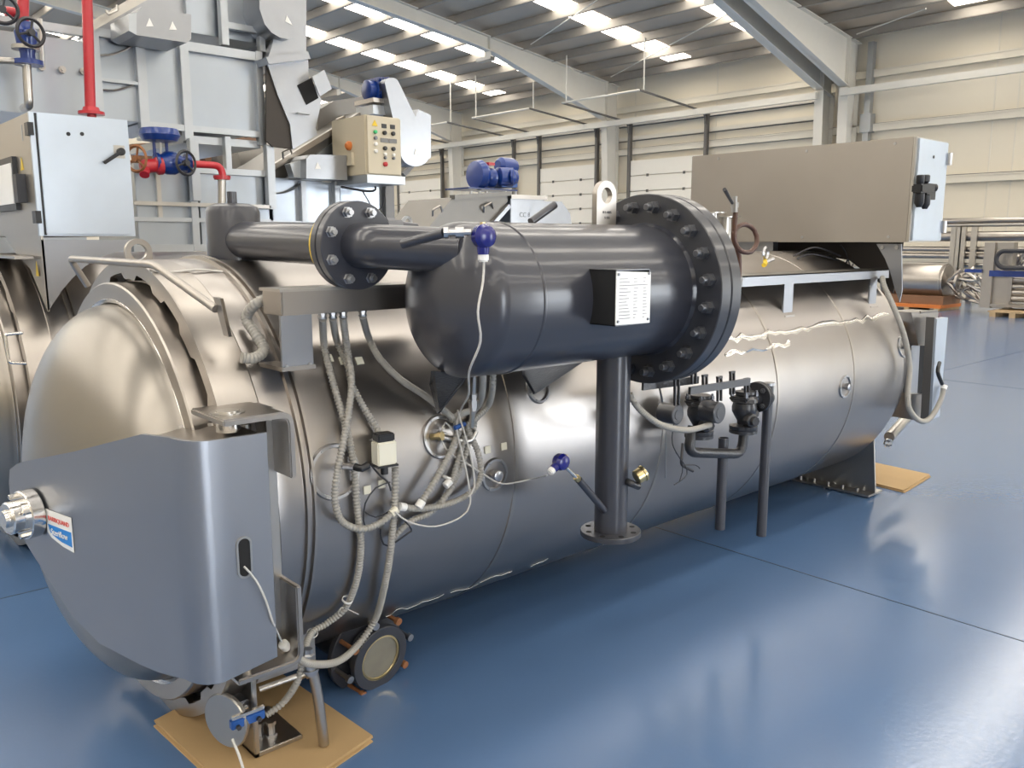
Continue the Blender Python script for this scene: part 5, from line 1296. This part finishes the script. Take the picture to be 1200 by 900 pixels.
# little lifting eye behind the pipe flange
o = thing('small_lifting_eye', P(478, 262, y=4.5), 'small dark lifting eye showing above the slanted pipe pocket', 'lug')
q = P(478, 268, y=4.6); eye(q.x, 4.6, q.z - .03, .075, .11, .02, .02, o, 'eye_plate', 'machdark', axis='y')
MB().box(P(484, 262, y=4.6), P(489, 270, y=4.6) + V((0, .03, 0))).build('blue_tag', 'bluelight', o)

# ------------------------------------------------------------------ far right: tank, racks, frames
FX = 21.5
def fp(u, v, x=FX): return P(u, v, x=x)
t = thing('small_pressure_vessel', fp(1085, 352), 'stainless cylindrical vessel on an orange pallet in the far right distance', 'tank')
ya = fp(1112, 330).y; ybk = fp(1040, 330).y; zc_ = (fp(1100, 309).z + fp(1100, 350).z) / 2; rr_ = (fp(1100, 309).z - fp(1100, 350).z) / 2
MB().lathe((FX, ybk, zc_), (0, -1, 0), [(0, rr_), (ybk - ya - .1, rr_), (ybk - ya - .02, rr_ * .93), (ybk - ya, rr_ * .6), (ybk - ya + .03, 0)], 48).build('vessel_shell', 'ring', t)
MB().lathe((FX, ya + .1, zc_), (0, -1, 0), [(0, rr_ * 1.02), (.04, rr_ * 1.02)], 48).build('end_band', 'ring', t)
for k in range(3):
    a = k * 2.1; MB().cyl((FX - .1, ya, zc_), (FX - .1 + .0, ya - .3, zc_ + rr_ * .8 * math.sin(a)), .05, n=8).build('door_arm', 'ring', t)
MB().lathe((FX - .2, ya - .25, zc_), (0, -1, 0), [(0, rr_ * .45), (.05, rr_ * .45)], 24).build('locking_wheel', 'ring', t)
MB().box((FX - .5, ya - .1, .14), (FX + .5, ybk, zc_ - rr_ * .8)).build('cradle', 'amber', t)
o = thing('orange_pallet', (FX, (ya + ybk) / 2, 0), 'orange pallet skid under the far stainless vessel', 'pallet')
m = MB(); m.box((FX - .6, ya - .1, .06), (FX + .6, ybk, .14)); m.build('deck', 'orange', o)
for yy in (ya, ya + .7, ya + 1.5):
    MB().box((FX - .6, yy - .06, .0), (FX + .6, yy + .06, .06)).build('runner', 'wood', o)
# horizontal tube racks: long stainless tubes between posts
RX = 24.0
t = thing('tube_rack', P(1150, 300, x=RX), 'rack of long horizontal stainless tubes along far wall on the right', 'rack')
y_l = P(1045, 300, x=RX).y; y_r = P(1290, 300, x=RX).y
for (v0, rr2, mt) in ((259, .075, 'ring'), (264, .05, 'steel'), (277, .13, 'ring'), (292, .07, 'ring'), (300, .08, 'ring'), (310, .06, 'steel')):
    z = P(1120, v0, x=RX).z; MB().cyl((RX, y_l, z), (RX, y_r, z), rr2, n=14).build('tube', mt, t)
for u in (1119, 1125, 1130, 1143):
    p = P(u, 270, x=RX - .15); MB().box((RX - .22, p.y - .07, 0), (RX - .12, p.y + .07, P(u, 266, x=RX - .15).z)).build('post', 'steel', t)
t = thing('heat_exchanger', P(1190, 340, x=21), 'tubular heat exchanger frame with stacked tubes at the right edge', 'machine')
for i, v0 in enumerate((328, 336, 343, 350)):
    z = P(1190, v0, x=21).z; MB().cyl((21, P(1186, v0, x=21).y, z), (21, P(1290, v0, x=21).y, z), .075, n=14).build('tube', 'ring', t)
MB().box((20.9, P(1188, 330, x=21).y, .3), (21.1, P(1183, 330, x=21).y, P(1185, 322, x=21).z)).build('tube_plate', 'ring', t)
MB().box((20.7, P(1290, 368, x=21).y, P(1180, 359, x=21).z), (21.4, P(1165, 368, x=21).y, P(1180, 356, x=21).z)).build('base', 'ring', t)
for (u, w) in ((1157, .22), (1169, .5)):
    p = P(u, 350, x=21); MB().box((20.86 if w < .3 else 20.95, p.y - w / 2, .14), (21.13 if w < .3 else 21.2, p.y + w / 2, P(u, 284, x=21).z)).build('upright', 'cabinet', t)
MB().box((20.8, P(1290, 320, x=21).y, P(1180, 324, x=21).z), (20.9, P(1163, 320, x=21).y, P(1180, 317, x=21).z)).build('blue_beam', 'blue', t)
MB().box((20.8, P(1154, 320, x=21).y, P(1180, 320, x=21).z), (20.9, P(1134, 320, x=21).y, P(1180, 316, x=21).z)).build('blue_beam', 'blue', t)
bent(MB(), [P(1290, 294, x=20.7), P(1172, 294, x=20.7), P(1166, 304, x=20.7), P(1172, 314, x=20.7), P(1290, 315, x=20.7)], .05, .12, 10).build('hose_loop', 'dcable', t)
rnd = random.Random(11)
for k in range(16):
    u = 1122 + rnd.random() * 34; v = 322 + rnd.random() * 26; p = P(u, v, x=21.2 + rnd.random() * .5)
    m = MB().tube([p, p + V((0, rnd.uniform(-.4, .4), rnd.uniform(-.3, .3))), p + V((.1, rnd.uniform(-.5, .5), rnd.uniform(-.3, .3)))], .035, 7, step=.08); m.build('pipe_tangle', rnd.choice(['ring', 'steel', 'zinc', 'ring']), t)
for k in range(8):
    u = 1172 + k * 3.5; p = P(u, 303, x=21.3)
    m = MB().tube([p + V((0, 0, -.15)), p + V((0, rnd.uniform(-.15, .15), 0)), p + V((0, rnd.uniform(-.2, .2), .15))], .03, 7, step=.08); m.build('manifold_bend', 'ring', t)
o = thing('wooden_pallet', P(1185, 366, z=0), 'pale wooden pallet on floor under the right edge exchanger', 'pallet')
pz0, pz1 = P(1163, 370, z=0), P(1290, 376, z=0)
for k in range(6):
    MB().box((20.2 + k * .2, pz1.y, .10), (20.33 + k * .2, pz0.y, .13)).build('deck_board', 'wood', o)
for k in range(4):
    yy = pz0.y + (pz1.y - pz0.y) * k / 3 * .6 - .1; MB().box((20.2, yy - .06, 0), (21.3, yy + .06, .10)).build('block', 'wood', o)
# steel work bench with items behind cabinet
o = thing('low_platform', (24.8, 12, 0), 'low stainless work platform in the distance below the wall', 'platform')
yy0, yy1 = P(1110, 290, x=24.8).y, P(900, 290, x=24.8).y
MB().box((24.6, yy0, .9), (25.2, yy1, 1.0)).build('deck', 'ring', o)
for k in range(5): MB().box((24.65, yy0 + (yy1 - yy0) * k / 4.2, 0), (24.75, yy0 + (yy1 - yy0) * k / 4.2 + .1, .9)).build('leg', 'ring', o)

# smoke detector / lamp on roof
o = MB().box(V((20.6, 24.2, 8.0)), V((20.9, 24.9, 8.12))).build('ceiling_lamp', 'machdark'); tag(o, 'small grey lamp unit hung under the roof between beams', 'lamp')

# ------------------------------------------------------------------ camera and view
cam = bpy.data.cameras.new('camera'); co = bpy.data.objects.new('camera', cam); C.objects.link(co)
cam.sensor_width = 36; cam.lens = 30.0; co.location = EYE
co.rotation_euler = (PI / 2 - TH, 0, AZ - PI / 2); cam.clip_start = .05; cam.clip_end = 200
SC.camera = co
w = bpy.data.worlds.new('world'); SC.world = w; w.use_nodes = True
w.node_tree.nodes['Background'].inputs[0].default_value = (.7, .8, 1, 1); w.node_tree.nodes['Background'].inputs[1].default_value = 0.3
SC.view_settings.view_transform = 'Standard'; SC.view_settings.look = 'None'; SC.view_settings.gamma = 1
SC.view_settings.exposure = 0.47
SC.view_settings.use_curve_mapping = False
SC.cycles.use_denoising = True
SC.cycles.max_bounces = 7; SC.cycles.diffuse_bounces = 4; SC.cycles.glossy_bounces = 5
SC.cycles.sample_clamp_indirect = 8
for o in bpy.data.objects:
    if '_o' in o: del o['_o']
